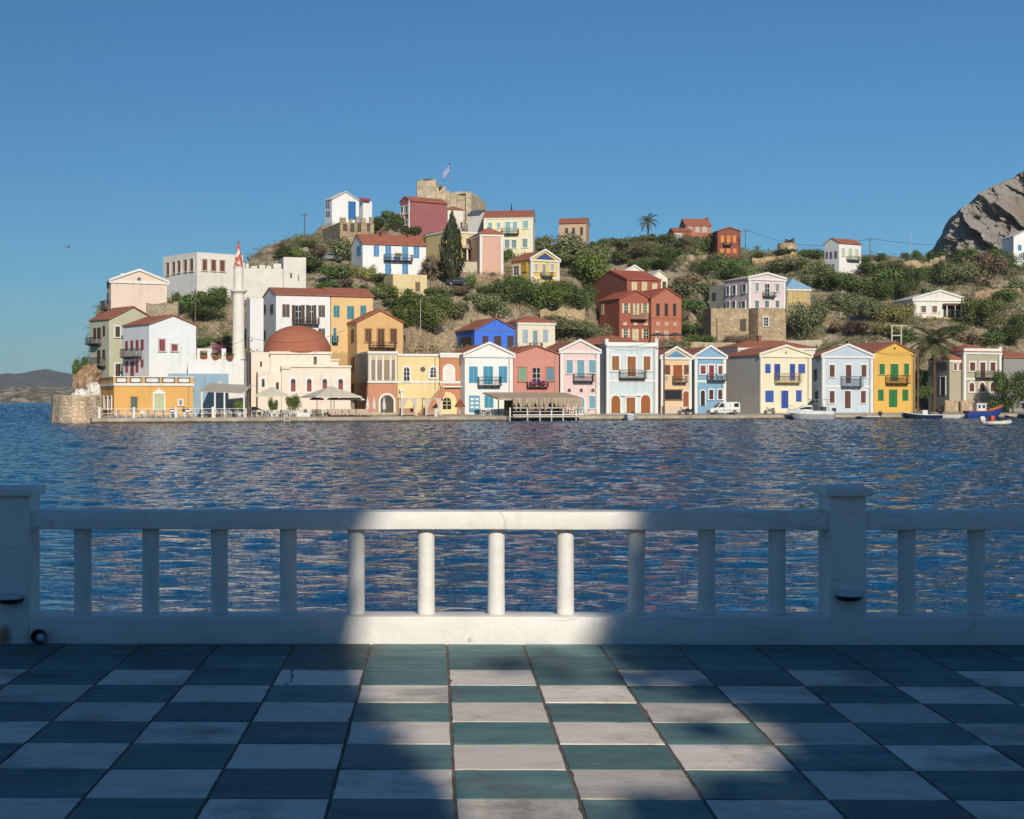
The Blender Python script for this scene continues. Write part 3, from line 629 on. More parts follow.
h=House('house','ochre gabled house with brown shutters and a wide iron balcony beside the mosque','house','ochre gabled house',357,403,227,22,322,g=392,x0=337.5,wall='#dfae66',roof=('gabler',310.5),group=HARB,cornice=False)
h.wins([(365.2,329,371,342),(390.3,329,396.3,342)],'#5a3a28',fr='#c98f45'); h.win(377.5,329,384,349,'#5a3a28',door=True,fr='#c98f45'); h.win(365.4,357,371,370,'#4a3327',fr=None); h.balc(368.3,342.3,394.6,349.6,'#3d2f28'); h.balc(359.3,367,371,376.5,'#3d2f28')
h.wins([(338.3,331,341,345),(343,330,345.4,344),(351.8,329,354.3,342),(351.8,357,354,371),(352,384,354,392)],'#5a3a28',side=True,fr=None)
# ---- restaurants
h=House('restaurant_loggia','glazed beige veranda on white columns over an orange arched arcade','building','glazed veranda',368,397,214.5,10,352,x0=355,D=8,wall='#cdbb9c',roof=('flat',),group=HARB)
h.rect('arcade',368,382.5,396.8,412.6,plaster('#cf8a60'),-.05,.02); h.rect('band',367.5,381,397,383,WHITE,-.02,.2); h.win(380.5,395,393.5,412.5,'#4c4336',arch=True,door=True,fr='#ece2d2',fw=.3)
for i,px in enumerate((369.2,375.2,382,389.5,395)): h.rect('column',px,356,px+1.7,380.8,WHITE,.0,.2)
for a,b_ in((371.5,374.8),(377.5,381.6),(384.3,389.1),(391.7,394.7)): h.win(a,360,b_,380,'#8d7c64',fr=None)
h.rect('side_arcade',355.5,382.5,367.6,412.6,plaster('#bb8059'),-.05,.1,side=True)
h=House('restaurant','cream two-storey house with arched white windows and a round one between them','building','cream arched-window house',397.5,439.3,217.5,10,354.5,wall='#efd48e',roof=('flat',),group=HARB,band=382)
h.win(403.8,367.3,409.3,380.8,glass=True,arch=True,fw=.25); h.win(430.3,367.3,436.2,377.5,glass=True,arch=True,fw=.25); h.oculus(422.8,369.3,2.6,'#59554f',fr=None); h.rect('capital',399,389,403,391.5,WHITE,0,.6); h.rect('column',400,391.5,402.2,412.6,WHITE,0,.45)
h=House('house','orange house with a big white arched recess reached by an outside stair','house','orange stair house',440,464.6,218,10,353.5,wall='#cd8355',roof=('flat',),group=HARB,band=382.3)
h.rect('parapet',440,353.5,464.3,357.5,WHITE,0,.12); h.win(444.5,366,453,381.5,'#e9e4da',arch=True,door=True,fw=.3); h.rect('ledge',441,386,464.4,387.4,WHITE,0,.5); h.win(442.6,397.5,451,409.3,glass=True,arch=True,fr='#efd48e',fw=.8)
k=MB(); a0,a1=h.u(417),h.u(443); zt=h.z(387.5,0); k.prism([(a0,0),(a0+.8,0),(a1,zt-1.2),(a1,zt-.1),(a1-.3,zt-.1)],-1.3,-.15,lambda p,q,t_:(p,t_,q)); so_=k.build('stair',plaster('#cd8355'),h.root)
k=MB(); 
for i in range(12):
    u=a0+.3+(a1-a0-.5)*i/11; zb=(zt-.1)*(u-a0)/(a1-.3-a0); k.box(u-.04,u+.04,-1.36,-1.3,zb-.1,zb+.95)
k.prism([(a0+.25,.88),(a1-.15,zt+.84),(a1-.15,zt+.94),(a0+.25,.98)],-1.38,-1.28,lambda p,q,t_:(p,t_,q)); k.build('railing',plaster('#efd48e'),so_)
# ---- coloured row
TH=17
h=House('house','white gabled house with sky blue shutters and a dark balcony beside the orange stair house','house','white blue-shutter house',464.8,513,df(464),TH,355.3,wall='#ebebe6',roof=('gable',344.6),group=HARB,D=9)
h.wins([(469,366.5,477.5,382.8),(498.8,366.2,507,382.5),(484.5,395.3,493.2,407.5)],'#3f93b4',fr=None); h.win(483.4,366.3,492.8,384,'#3f93b4',fr=None,door=True); h.win(469,395.5,479.6,412.3,'#4f9dbd',door=True,fr=None); h.balc(477.2,377,499.6,387.5,'#27343b')
for q in(398,402,406): h.rect('door_pane',470.2,q,473.6,q+2.4,WHITE,.03,.11); h.rect('door_pane',475,q,478.3,q+2.4,WHITE,.03,.11)
h=House('house','salmon pink gabled house with a flower balcony behind the thatched cafe','house','salmon house',513.4,558.8,df(513),TH,353.8,wall='#d98a78',roof=('gabler',346),group=HARB,D=9,cornice=False)
h.wins([(518.7,367.3,526,381),],'#7fa88c',fr='#c77a68'); h.wins([(546.7,367.3,553.2,380.6)],'#5d8ea3',fr='#c77a68'); h.win(532.8,368,539.8,384.5,glass=True,door=True,fr=None); o=h.balc(526.3,382.5,547,388.2,'#5d3a33',out=.7)
k=MB(); k.T=lambda a,o_,z:(a,-o_,z); a0,a1,z0,z1,_=h.map(False,529,381,544,384)
FLW=leafmat((.30,.06,.22,1),(.42,.12,.34,1),(.08,.12,.03,1),'blossom')
for u0,u1 in((a0,a0+.9),(a1-.9,a1)):
    k=MB(); k.T=lambda a,o_,z:(a,-o_,z)
    for i in range(80):
        v=Vector((random.uniform(u0,u1),random.uniform(.45,.8),random.uniform(z0,z1))); d_=Vector([random.gauss(0,1) for _ in range(3)]).normalized(); e=d_.orthogonal()*.1; f_=d_.cross(e); k.add([v-e,v-f_,v+e,v+f_],[(0,1,2,3)])
    k.build('flowers',FLW,o,recalc=False)
h=House('house','pale pink gabled house with three round windows over its ground floor','house','pale pink house',560.5,599.3,df(560),TH,351.3,wall='#ecc9c6',roof=('gable',341.8),group=HARB,D=9,pil=True)
h.wins([(566.3,360.3,572.6,373.5),(588.7,360.3,595.3,373),(589,396,595,408)],'#6ea3b5',fr='#e6dcd8'); h.win(577,360.3,584,378,'#6ea3b5',door=True,fr='#e6dcd8'); h.win(576.6,397,584,412.8,'#6ea3b5',arch=True,door=True); h.balc(572.6,373.8,592.2,383,'#3a3440')
for px in(569,581,592.7): h.oculus(px,390.4,2.1,'#6b4a44')
h=House('mansion','broad pale blue mansion with brown doors and a white pillared parapet','house','pale blue mansion',606.6,657.6,df(606),TH,345,x0=598,wall='#c9d9de',roof=('flat',),group=HARB,pil=True,band=381)
h.wins([(611.8,356.2,618.8,370.3),(643.3,356.5,650,370)],'#96602f',fw=.3); h.win(627.2,356.6,635.4,376,'#96602f',door=True,fw=.3); h.balc(618.4,370,644.3,380,'#54463c'); h.wins([(611,395.5,620,413),(640.6,395,650,413)],'#9a5b2c',arch=True,door=True,fw=.25); h.win(626.2,397.5,634.8,413,'#9a5b2c',door=True,fw=.25)
h.rect('pediment_arch',619.5,394,641,396,WHITE,0,.3); h.rect('parapet',606.6,342.3,657.6,345,WHITE,-.3,-.02)
for px in(605.3,655): h.rect('finial_pillar',px,338.8,px+3.2,345,WHITE,-.35,.02)
rb=MB(); w_,D_=h.w,h.D; rb.T=lambda x,y,z:(x,y,z); zr=h.zs(335.8,w_/2,7); H_=h.H+.15
rb.add([(.3,.9,H_),(w_-.3,.9,H_),(w_-.3,12,H_),(-4.5,12,H_),(w_*.42,5.5,zr),(w_*.3,8,zr),(-4.5,4,H_)],[(0,1,4),(1,2,5,4),(2,3,5),(3,6,5),(6,0,4,5),(0,6,3,2,1)]); rb.build('roof',RED,h.root)
h=House('house','peach house with a bright blue pediment and brown shop window on the quay','house','peach blue-pediment house',661.2,691.2,df(661,10.5),TH,357.6,wall='#e8c493',roof=('gable',348.8),group=HARB,D=9,pil=True); h.tymp('#4f97c4',.5); 
h.win(673.3,365,682,381,'#9a4f24',door=True,fr=None); h.shut(664.5,365,670,374.3,'#6f4430'); h.shut(684,365,688.5,374.3,'#6f4430'); h.balc(672,376,685.5,384,'#6e675e'); h.win(664.4,390.3,681,399.3,glass=True,bars=False,fr='#9a5b3a'); h.win(682.8,391,688.4,406.3,'#9a5426',arch=True,door=True); h.win(664.6,376.6,667.8,380,'#9ab0a0',fr=None); h.rect('base',661.5,406,681,413.5,plaster('#d8bfa6'),0,.5)
h=House('house','sky blue gabled house with crimson upper shutters, standing behind the white van','house','sky blue house',694.8,725.5,df(694,10.5),TH,357,wall='#77abce',roof=('gable',347.6),group=HARB,D=9,pil=True,band=381.3); h.tymp('#7db2d4',.5)
h.wins([(700.3,365.6,705.3,374),(718,365.8,722.3,374.3)],'#8a3f3f',fw=.22); h.win(708.8,365.3,713.6,380,'#8a2f3a',door=True,fw=.22); h.balc(706.3,374,724.3,382,'#3c5568'); h.win(700.4,390.3,704.6,405.6,'#2a2624',arch=True,door=True); h.wins([(708.8,389.8,713,399.3),(717.8,389.8,722,399.3)],'#43252a')
h=House('house','cream gabled house with royal blue shutters and a flank coloured darker for shade','house','cream royal-blue house',760.5,811,df(760,10),None,355.3,x0=724.5,wall='#eee1bd',roof=('gable',347.3),group=HARB,pil=True,trim='#f0e5c6',flank_shade='#cfc6b6')  # grey on the flank is shade mixed into the plaster
h.wins([(765.2,364,770.3,373),(798.3,364,804.8,373),(765.3,390.6,773.4,402),(796,390.3,801.4,401.6)],'#3d5cb0',fr=None); h.win(774.3,364,780,380.3,'#34509f',door=True,fr=None); h.win(789.8,364,794.8,380.3,'#34509f',door=True,fr=None); h.win(780.8,390.6,788,408,'#3a4fa6',door=True); h.balc(774,373.5,798.5,384,'#8d7b4b',slab='#cbb57c'); h.oculus(786,352.5,1,'#7a5f42',fr=None)
h=House('house','pale blue gabled house with maroon shutters between the cream and the yellow houses','house','pale blue maroon house',822.4,872.6,df(822,9.5),None,356,x0=810.5,wall='#c3d3e0',roof=('gable',346.2),group=HARB,pil=True,band=386.4,flank_shade='#9fb0bd'); h.tymp('#b9cce0',.55)  # flank plaster darkened to carry its shade
h.wins([(829.2,365,834.2,377),(861,365,866,377),(829.2,391,834.2,403),(860.4,391,865.4,403)],'#6a463f'); h.win(845.3,365,851,383,'#6a463f',door=True); h.win(844.3,391,850.3,408,'#6a463f',door=True); h.balc(840.4,376.3,859.8,388,'#4d6675'); h.chim(854,340,347,2.6); h.win(815,369,817.4,380,'#39434d',side=True,fr=None); h.win(816,391,818.5,402,'#39434d',side=True,fr=None)
h=House('house','bright yellow gabled house with green shutters at the end of the row','house','bright yellow quay house',873.8,915,df(873,9.5),None,352.6,wall='#e9b31c',roof=('gabler',342.6),group=HARB,D=10,cornice=False)
h.wins([(879,364,884.4,374.6),(903.6,363.6,908.6,375)],'#2e7a46',fr='#ecc05c',fw=.14); h.win(890,364,898,381,'#2e7a46',door=True,fr='#ecc05c'); h.balc(885,375.3,906.6,385,'#6b3d1c',slab='#5a3a20'); h.wins([(878,389.6,883.4,400.6),(902.4,389.6,908,400.6)],'#2e7a46',fr=None); h.win(889,389.6,897,407,'#2e7a46',door=True,fr=None); h.oculus(894.5,348.4,1.2,'#7a3a1c',fr=None)
h=House('house','olive grey house with white arched lower windows and a hipped red roof','house','olive grey house',963.8,1001,df(963,13),20,352,wall='#b3aa8d',roof=('hip',344),group=HARB,D=8,pil=True,band=378.8)
h.wins([(969.5,362.4,974.8,370.8),(990,362.4,995,370.8)],'#6b4038',fw=.22); h.win(979.8,362.4,985,377,'#6b4038',door=True,fw=.22); h.balc(974.6,371,994,379.5,'#2f302b'); h.wins([(969,382.6,973.8,391.5),(979.4,382.6,984.4,391.5),(990,382.6,995,391.5)],'#6b4038',arch=True,fw=.25); h.rect('plinth',960,400.5,1001,412,STONE,0,.3); h.rect('parapet',963.8,348.5,1001,351.5,h.tm,-.2,.1); h.rect('finial_pillar',998.6,346.8,1001.4,352,h.tm,-.3,.12)
h=House('house_wing','low olive wing with a hipped roof, its doorway side tinted blue-grey for shade','house','olive wing',949.5,963,df(949,14),20,359.8,x0=928.5,wall='#b3a98a',roof=('hip',354.2),group=HARB,flank_shade='#8d8f88')  # doorway side has bluish shade in its plaster colour
h.wins([(953.3,362.6,956.4,370.4),(958.6,362.6,961.8,370.4)],'#8a5a48',arch=True,fw=.15); h.wins([(938.5,362,940,371),(942,361.5,943.5,370.5),(945.2,361,946.6,370)],'#3d4650',side=True,fr=None); h.win(941,377,945.6,395,'#2d3c4c',side=True,door=True); h.rect('plinth',944,400,963,412,STONE,0,.3)
h=House('house','grey house with a red roof at the edge of town, behind a leafy tree','house','grey edge house',1003.5,1045,df(1003,16),20,358,wall='#93918c',roof=('hip',350.3),group=HARB,D=9,cornice=False)
# ---- second row
h=House('house','vivid cobalt blue gabled house with brown shutters above the quay row','house','cobalt blue house',474.5,517,243,20,329.5,g=352,x0=456,wall='#1f74f6',roof=('gabler',318.6),cornice=False)
h.wins([(482.5,336,488,347),(507.3,336,513.4,348)],'#4d352f',fr=None); h.win(494.3,336,501,349,'#4d352f',fr=None,door=True); h.rect('band',474.7,329,517,331,plaster('#4a78cf'),0,.06); h.win(461,337,472,347,'#3c3531',side=True,fr=None)
h=House('house','small cream house with pale blue shutters next to the cobalt one','house','small cream house',517.6,555,244,16,322.3,g=350,D=7,wall='#e9dcc0',roof=('hip',315.8))
h.wins([(522.6,329.5,527.8,343),(543,329.5,548,342)],'#9fb6c4',fr=None); h.win(533,330.5,537.4,345,'#7e98a8',door=True,fr=None); h.balc(529,343,541,347,'#4c4640')
h=House('house','low white house with a long red roof showing behind the cream royal-blue one','house','low white long-roof house',738,815,259,14,347.5,g=356,D=9,wall='#e6e2da',roof=('hip',340.5)); h.chim(770,335,343,3.5)
# ---- hill houses
h=House('house','white gabled house with a tall blue door on the hilltop ruin','house','white hilltop house',332,359,290,30,199,g=222,x0=325,wall='#eeeff0',roof=('gabler',192),roofmat=plaster('#d8d6d0'),cornice=False)
h.win(348.2,201.5,355.6,219.5,'#2f6fb4',door=True,fr=None); h.wins([(326.4,203,327.6,208),(328.6,202,329.8,208),(326.6,211,327.8,216.5),(328.8,211,330.2,216.5)],'#6d7c88',side=True,fr=None)
h=House('house','small white annexe with a crimson awning beside the hilltop house','house','small hilltop annexe',363,372,293,30,201,g=222,x0=359.6,wall='#eceae6',roof=('flat',),cornice=False); h.rect('awning',359.3,198.6,368.5,201,paint('#a8384a'),0,.7)
h=House('ruin','roofless stone ruin with tooth-like pillars below the white hilltop house','ruin','hilltop stone ruin',340,374,279,18,222,g=246,x0=318,wallmat=stonemat('#b5a184',1.3),roof=('flat',),cornice=False,D=6)
for x0,x1,y in((340.5,346,217.5),(350,352.5,219),(356,359,216.5),(361.5,366,218),(370,373.6,217)): h.rect('stub_pillar',x0,y,x1,222.2,h.wm,-.6,-.02)
h.wins([(343,224,347,231),(350.5,223.5,354,232),(357.5,222.8,361,232),(367,223,370,231)],'#3b352c',fr=None)
h=House('house','long white house with a red roof and sky blue shutters on the hillside','house','long white hillside house',362.6,426,258,20,243.2,g=276,x0=351.5,wall='#eff0ef',roof=('ridge',234.5),cornice=False)
h.wins([(373.6,245.3,379,256.4),(413.5,247,419.2,258),(358.8-0,246,362,254)][:2],'#4a8dc2',fr=None); h.win(385.2,245.8,391,262,'#4a8dc2',door=True,fr=None); h.win(402.2,246.8,408,262,'#4a8dc2',door=True,fr=None); h.win(385.2,263.5,391,275,'#4a8dc2',door=True,fr=None); h.win(402.2,263.5,408,274,'#4a8dc2',door=True,fr=None); h.win(357.8,245.5,361.5,254,'#6f9dc0',side=True,fr=None); h.balc(383.4,255,411.4,262.5,'#2c3c50'); h.chim(388,231,236,6,.4); h.chim(414,232.6,238,4,.4); h.rect('sign_board',393,253.6,399.6,257,paint('#6e5f3c'),.98,1.04)
h=House('house','low flat yellow building half hidden by bushes below the long white house','house','low yellow building',393,427,250.5,20,274,g=296,x0=383.5,wall='#e6cd8e',roof=('flat',),cornice=False); h.win(415.4,282,420,291,'#7a5b45',fr=None)
h=House('house','crimson house with a white-trimmed gable, below the castle ruin','house','crimson house',409.5,447,300,33,200.3,g=236,x0=400.2,wall='#a95e60',roof=('ridge',196.8),cornice=False)
h.wins([(401.3,207,403.5,214),(405.8,206,408.2,213.5),(405.8,220.5,408.2,225)],'#49626f',side=True); h.rect('corner_trim',408.5,200.5,409.5,231,WHITE,.0,.06); h.balc(398,213.5,405,219.5,'#dcd6d0',side=True,out=.8)
h=House('house','small white annexe against the castle side of the crimson house','house','white castle-side annexe',447.6,463.2,305,20,209.5,g=236,D=6,wall='#e4ddd3',roof=('hip',207),cornice=False); h.win(460.4,222,462.4,228.5,'#5a4a3e',fr=None)
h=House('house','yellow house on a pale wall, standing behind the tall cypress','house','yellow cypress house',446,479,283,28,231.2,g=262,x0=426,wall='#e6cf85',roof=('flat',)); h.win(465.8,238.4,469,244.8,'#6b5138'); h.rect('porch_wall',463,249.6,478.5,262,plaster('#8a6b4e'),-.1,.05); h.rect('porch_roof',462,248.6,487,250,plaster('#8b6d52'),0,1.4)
for px in(463.5,478.2): h.rect('porch_post',px,250,px+1,261,WHITE,1.1,1.3)
h=House('house','peach house with white corners and a hipped roof beside the yellow cypress house','house','peach hillside house',480,503,278,12,234.2,g=272,D=7,wall='#dfae92',roof=('hip',228.2),pil=True)
h=House('retaining_wall','pale retaining wall under the yellow house behind the cypress','wall',"pale retaining wall",449,487.5,279,10,261.5,g=276,D=2,wall='#cfc0a6',roof=('flat',),cornice=False,group=None)
h=House('house','little white gabled house with a dark slate roof under the castle','house','slate roof house',478.5,487.5,300,55,214.5,g=236,x0=468,wall='#dad6d0',roof=('gabler',210.5),roofmat=paint('#5c6470',.9,.7),cornice=False)
h=House('house','cream house with pale turquoise shutters and a long red roof near the castle','house','cream turquoise house',484,532.6,296,-7,217.2,g=256,D=9,wall='#efe3b2',roof=('ridge',211.6),pil=True)
h.wins([(488.3,223,492,229),(497.3,222.8,500,228),(513,222,517,229),(523,221,528,228.3),],'#7fb3be'); h.win(505.6,222,510.2,233,'#7fb3be',door=True); h.balc(502.2,228.6,519,235.4,'#4e4a44'); h.wins([(504.8,240,509.4,248),(511.8,240,516.4,248),(522.6,239,527.4,247.3)],'#6f8f8d')
h=House('house','lemon yellow villa with a navy pediment and white trim on the hillside','house','lemon yellow villa',531,559,272,30,259.3,g=292,x0=511.3,wall='#ecc62c',roof=('gable',251.2),pil=True,band=277.5); h.tymp('#33508c',.55)
h.wins([(534.4,264.3,538,271.6),(550,264.3,554,271.6)],'#b9bfa6'); h.win(541.8,264.4,545.8,277,'#a8a890',door=True); h.wins([(535.5,281.5,538.8,288),(542.4,282,546,289.5)],'#a9a085',arch=True,fw=.22); h.win(514,266.4,519.3,275,glass=True,side=True,fw=.3); h.win(523.6,263.5,526.6,271,'#d9aa32',side=True,fr='#d9a52a'); h.balc(540,272.4,551,278,'#6e6152')
h=House('tower_house','tall plain rose-beige house with three dark windows on the ridge','house','rose-beige tower house',558.8,586,316,-12,223.3,g=258,D=7,wall='#cdac8c',roof=('ridge',219.2),cornice=False,deep=5)
h.wins([(565.2,228,568,233.2),(572.2,227.8,575,235.2),(580.2,227.2,583,235)],'#43322b',fr=None)
# red mansion
RW='#ac5840'
h=House('mansion','large brick red house stepping down the slope with cream shutters','house','brick red mansion',619.4,651,272,20,298.5,g=345,x0=599.5,wall=RW,roof=('gabler',290.8),roofmat=tilemat('#a85844'),cornice=False)
RM=h
for x0,x1,y0,y1 in((622,630,303.5,313),(632.8,639,303.5,315),(641,648.6,303.5,313.2),(621.6,629.6,329,337.5),(641.4,650.4,329,338.5)):
    h.win(x0+2.3,y0,x1-2.3,y1,glass=True,fr=None); h.shut(x0,y0,x0+2.2,y1,'#d8cda4'); h.shut(x1-2.2,y0,x1,y1,'#d8cda4')
h.win(632.2,329,638.4,341.5,'#d8cda4',door=True,fr=None); h.balc(630.2,312.4,645,321.2,'#c9bc94',out=1.1,slab='#3a2f2a'); h.wins([(623,322,626.6,325.3),(633.4,322,637,325.3),(643.6,322,647.4,325.3)],'#d5c8b0',fr='#c06a50'); h.win(601.2,304,604,315,'#c9b79c',side=True,fr=None)
# its upper block and its orange wing are parts of the same mansion
def part_block(H,name,c,x1,d,th,top,apex,g,wall,x0=None,D=8,kind='gable'):
    n0=len(LAND); q=House(name,None,None,'x',c,x1,d,th,top,g=g,x0=x0,D=D,wall=wall,roof=(kind,apex),cornice=False,roofmat=tilemat('#a85844'),group=None); LAND.pop()
    return q
def merge(H,q,keepnames=()):                    # hang a block's pieces on the main house
    for ch in list(q.root.children):
        M=Matrix.Translation(q.root.location)@Matrix.Rotation(q.th,4,'Z'); N=Matrix.Translation(H.root.location)@Matrix.Rotation(H.th,4,'Z')
        ch.parent=H.root; ch.matrix_parent_inverse=Matrix.Identity(4); ch.matrix_local=N.inverted()@M
    bpy.data.objects.remove(q.root)
q=part_block(RM,'mansion',651.3,681.4,273,20,297.8,288.3,345,'#bd6e4c',kind='gabler')
q.wins([(656.2,303.5,659.4,316),(664.6,303.5,667.8,316),(673,303.5,676,316)],'#2c3230',fr=None); q.wins([(656.4,322,659.6,325.8),(664.8,322,668,325.8),(673.2,322,676.4,325.8)],'#d9b59a',fr=None); q.rect('band',651.4,317.8,681.2,318.8,plaster('#b85f40'),0,.06); q.wins([(655,330.5,659.4,340),(664,330.5,668.4,340)],'#c9b79c',fr=None); merge(RM,q)
q=part_block(RM,'mansion',627,661,282,20,279.3,270.8,330,RW,x0=594,kind='ridge'); q.wins([(631.4,281.8,636.8,290.4),(641.6,281.8,646.8,291),(652,283,657,290.6)],'#d8cda4',fr='#b9604b'); merge(RM,q)
h=House('house','small cream gabled house peeping out behind the brick red mansion','house','small cream gable',651,667.5,290,16,277,g=300,D=5,wall='#ece3cf',roof=('gabler',270.6),roofmat=plaster('#d8d2c4'),cornice=False); h.win(662.4,281.5,666,289,'#4a332a',fr=None)
h=House('house','little white gable tip showing over the roof of the brick red mansion','house','white gable tip',626,642.5,300,16,271.6,g=285,D=5,wall='#eae4dc',roof=('gable',266.8),roofmat=plaster('#d8d2c4')); 
h=House('house','orange house with a red roof and pale blue windows on the skyline','house','orange skyline house',685.6,711,352,4,225.2,g=246,D=6,wall='#c97a58',roof=('ridge',219.2),cornice=False,deep=5); h.wins([(688.2,226.6,691.2,230.5),(695.6,226.4,699,232.4),(702.6,226.4,706.2,232.4)],'#a9c0c6',fr='#d99a7a'); h.chim(710,217.5,222,2,.4)
h=House('house','low orange house in front of the skyline one, with a blue window','house','low orange house',673.4,692,346,4,231.2,g=248,D=5,wall='#bd6a4a',roof=('ridge',228.6),cornice=False,deep=5); h.win(676.6,234,681,240.5,'#93b0c4')
h=House('house','dark red gabled house with bright orange shutters on the skyline','house','dark red house',717.6,740.6,346,3,231.2,g=258,D=7,wall='#94503c',roof=('gabler',227.4),cornice=False,deep=5)
h.wins([(720.6,235.6,724,242.6),(732.6,235.6,736,242.6),(720.2,248.6,723.8,253.2),(726.8,248.6,730.2,253.2),(732.8,248.6,736.4,253.2)],'#e08a2c',fr=None); h.win(726.8,235.6,730.2,244,'#e08a2c',door=True,fr=None); h.balc(723.2,242.4,731,246.4,'#2c221e')
h=House('house','tall white house with a red roof and pale green doors on the ridge','house','tall white ridge house',839,861,326,32,242.6,g=273,x0=824.6,wall='#ecebe6',roof=('ridge',238.6),cornice=False,deep=5)
h.wins([(826.3,252,828,258.5),(830.4,251.6,832.2,258.4),(835.2,251,837.2,258.2),(828.8,264,830.2,269),(833,264,834.4,269)],'#66707a',side=True,fr=None); h.wins([(842,249,844.4,256),(855.4,249.6,857.8,256.6)],'#c3d3b4',fr='#dcdcd2'); h.win(848.4,248.6,851.8,258,'#bccfae',arch=True,door=True,fr='#dcdcd2'); h.balc(846.2,256.6,858,261.5,'#6a6058')
h=House('house','lilac-pink two-storey house with white corners on a stone terrace','house','lilac-pink house',749,785,283,24,278.4,g=308.5,x0=724.5,wall='#dfc9cb',roof=('gable',274.6),pil=True,roofmat=plaster('#c8b8ae'))
h.wins([(755,283,758.6,291.2),(775.2,284,779,291.6)],'#8fa09c'); h.win(764.6,284,769,297.6,glass=True,door=True); h.wins([(754.6,300.6,758.8,307.6),(764.4,300.6,768.8,307.6),(775.2,300.6,779,307.6)],'#6f7f80'); h.balc(762.2,292.4,773.6,298,'#4f454a'); h.wins([(727,286.6,729.4,295),(733,286,736,294.4),(743,284.6,746.2,292.4),(727.4,302,729.6,308),(732.6,301.6,735.6,308),(742.2,301.6,745.4,308)],'#55606a',side=True)
h=House('house','narrow grey end wing beside the lilac-pink house','house','narrow grey wing',725,732,290,24,285,g=309,x0=709.5,wall='#b9b2a6',roof=('flat',),cornice=False); h.wins([(713,292.5,716,300)],'#4b5358',side=True,fr=None)
h=House('stone_terrace','tall rubble stone terrace with a dark doorway under the lilac-pink house','wall','stone terrace',758,786,279,22,307.6,g=345,x0=709.5,wallmat=stonemat('#beaa8c',1.5),roof=('flat',),cornice=False,group=None,deep=5); h.win(763.6,317.5,768,326,glass=True); q=part_block(h,'stone_terrace',711,748.5,279,10,308,308,345,'#c2a67c',D=4,kind='flat'); q.root.children[0].data.materials[0]=h.wm; q.win(740,319,746,331,'#4c4338',fr=None,door=True); q.wins([(716,318,717.5,343)],'#8a6a48',fr=None); merge(h,q)
h=House('house','roofed stone house with a light blue gable and boarded yellow openings','house','blue gable house',786.5,810.5,287,14,288.6,g=308,D=7,wallmat=stonemat('#c9b48c',2.2),roof=('hip',279),roofmat=paint('#8fb2cc')); h.wins([(788.4,291.5,796,303.5),(798.6,291.5,806,303.5)],'#cdb277',fr=None)
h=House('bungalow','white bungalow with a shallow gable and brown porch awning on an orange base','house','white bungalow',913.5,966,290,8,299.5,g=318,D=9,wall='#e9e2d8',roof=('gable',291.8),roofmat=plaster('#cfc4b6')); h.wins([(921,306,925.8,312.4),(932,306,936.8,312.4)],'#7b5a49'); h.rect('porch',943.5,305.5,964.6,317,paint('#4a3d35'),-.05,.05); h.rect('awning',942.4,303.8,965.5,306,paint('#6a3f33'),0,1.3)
for px in(943.8,952,958,964): h.rect('porch_post',px,306,px+.8,316.6,WHITE,1.0,1.15)
h.rect('base',924,318,962,325,plaster('#d6a65c'),-.05,.9)
h=House('house','white house with small bright blue windows at the foot of the cliff','house','white cliff house',1013.6,1040,362,4,236.5,g=266,D=6,wall='#eeeff0',roof=('gabler',230),roofmat=plaster('#d8d6d0'),cornice=False,deep=5); h.wins([(1018,245,1021.4,250.6),(1022.6,252.4,1026,258)],'#3a7fb4',fr=None)
# ------------------------------------------------------------------ hill
def gp(px,py,d): GP.append(tuple(W(px,py,d)))
for px in range(60,1181,30):
    d=dq(px); GP.append(((px-PX0)*(d+3)/F,d+3,-1.2))
    for o_ in (12,17) if px>330 else (12,): d=dq(px)+o_; GP.append(((px-PX0)*d/F,d,.3))
for px,py,d in [(180,302,240),(230,302,240),(215,345,222),(380,372,232),
  (270,252,268),(285,241,273),(305,240,278),(318,262,265),(375,226,287),(395,230,287),(330,280,256),(390,276,256),(425,275,257),(440,292,250),
  (340,300,247),(385,310,244),(405,335,240),(430,325,246),(420,352,236),(450,360,237),(490,362,237),(540,362,238),
  (455,214,322),(465,268,282),(480,288,262),(500,312,254),(470,312,252),(545,318,258),(580,322,258),(570,280,290),(590,300,280),
  (620,248,322),(648,240,336),(640,262,308),(615,256,314),(660,292,292),(600,350,262),(690,300,292),(700,270,322),(700,350,264),
  (690,243,356),(760,258,347),(787,256,347),(810,256,350),(775,275,328),(740,350,264),(800,346,270),
  (870,262,342),(850,295,308),(900,268,342),(880,300,308),(930,262,350),(920,271,336),(980,290,318),(1050,262,362),(970,262,360),(1000,300,316),
  (850,335,280),(880,348,272),(920,345,276),(960,347,280),(1000,347,284),(1030,330,296),(1080,330,300),(1120,300,340),(1150,262,380),(1060,385,272)]: gp(px,py,d)
for px,py,d in [(120,330,262),(200,320,275),(270,270,292),(350,250,315),(450,240,350),(540,262,330),(620,262,356),(700,262,385),(790,270,385),(880,272,380),(960,275,400),(1080,270,430),(1200,260,430)]: gp(px,py,d)
for x,y in [(-60,440),(0,450),(60,450),(120,460),(190,460)]: GP.append((x,y,6.0))
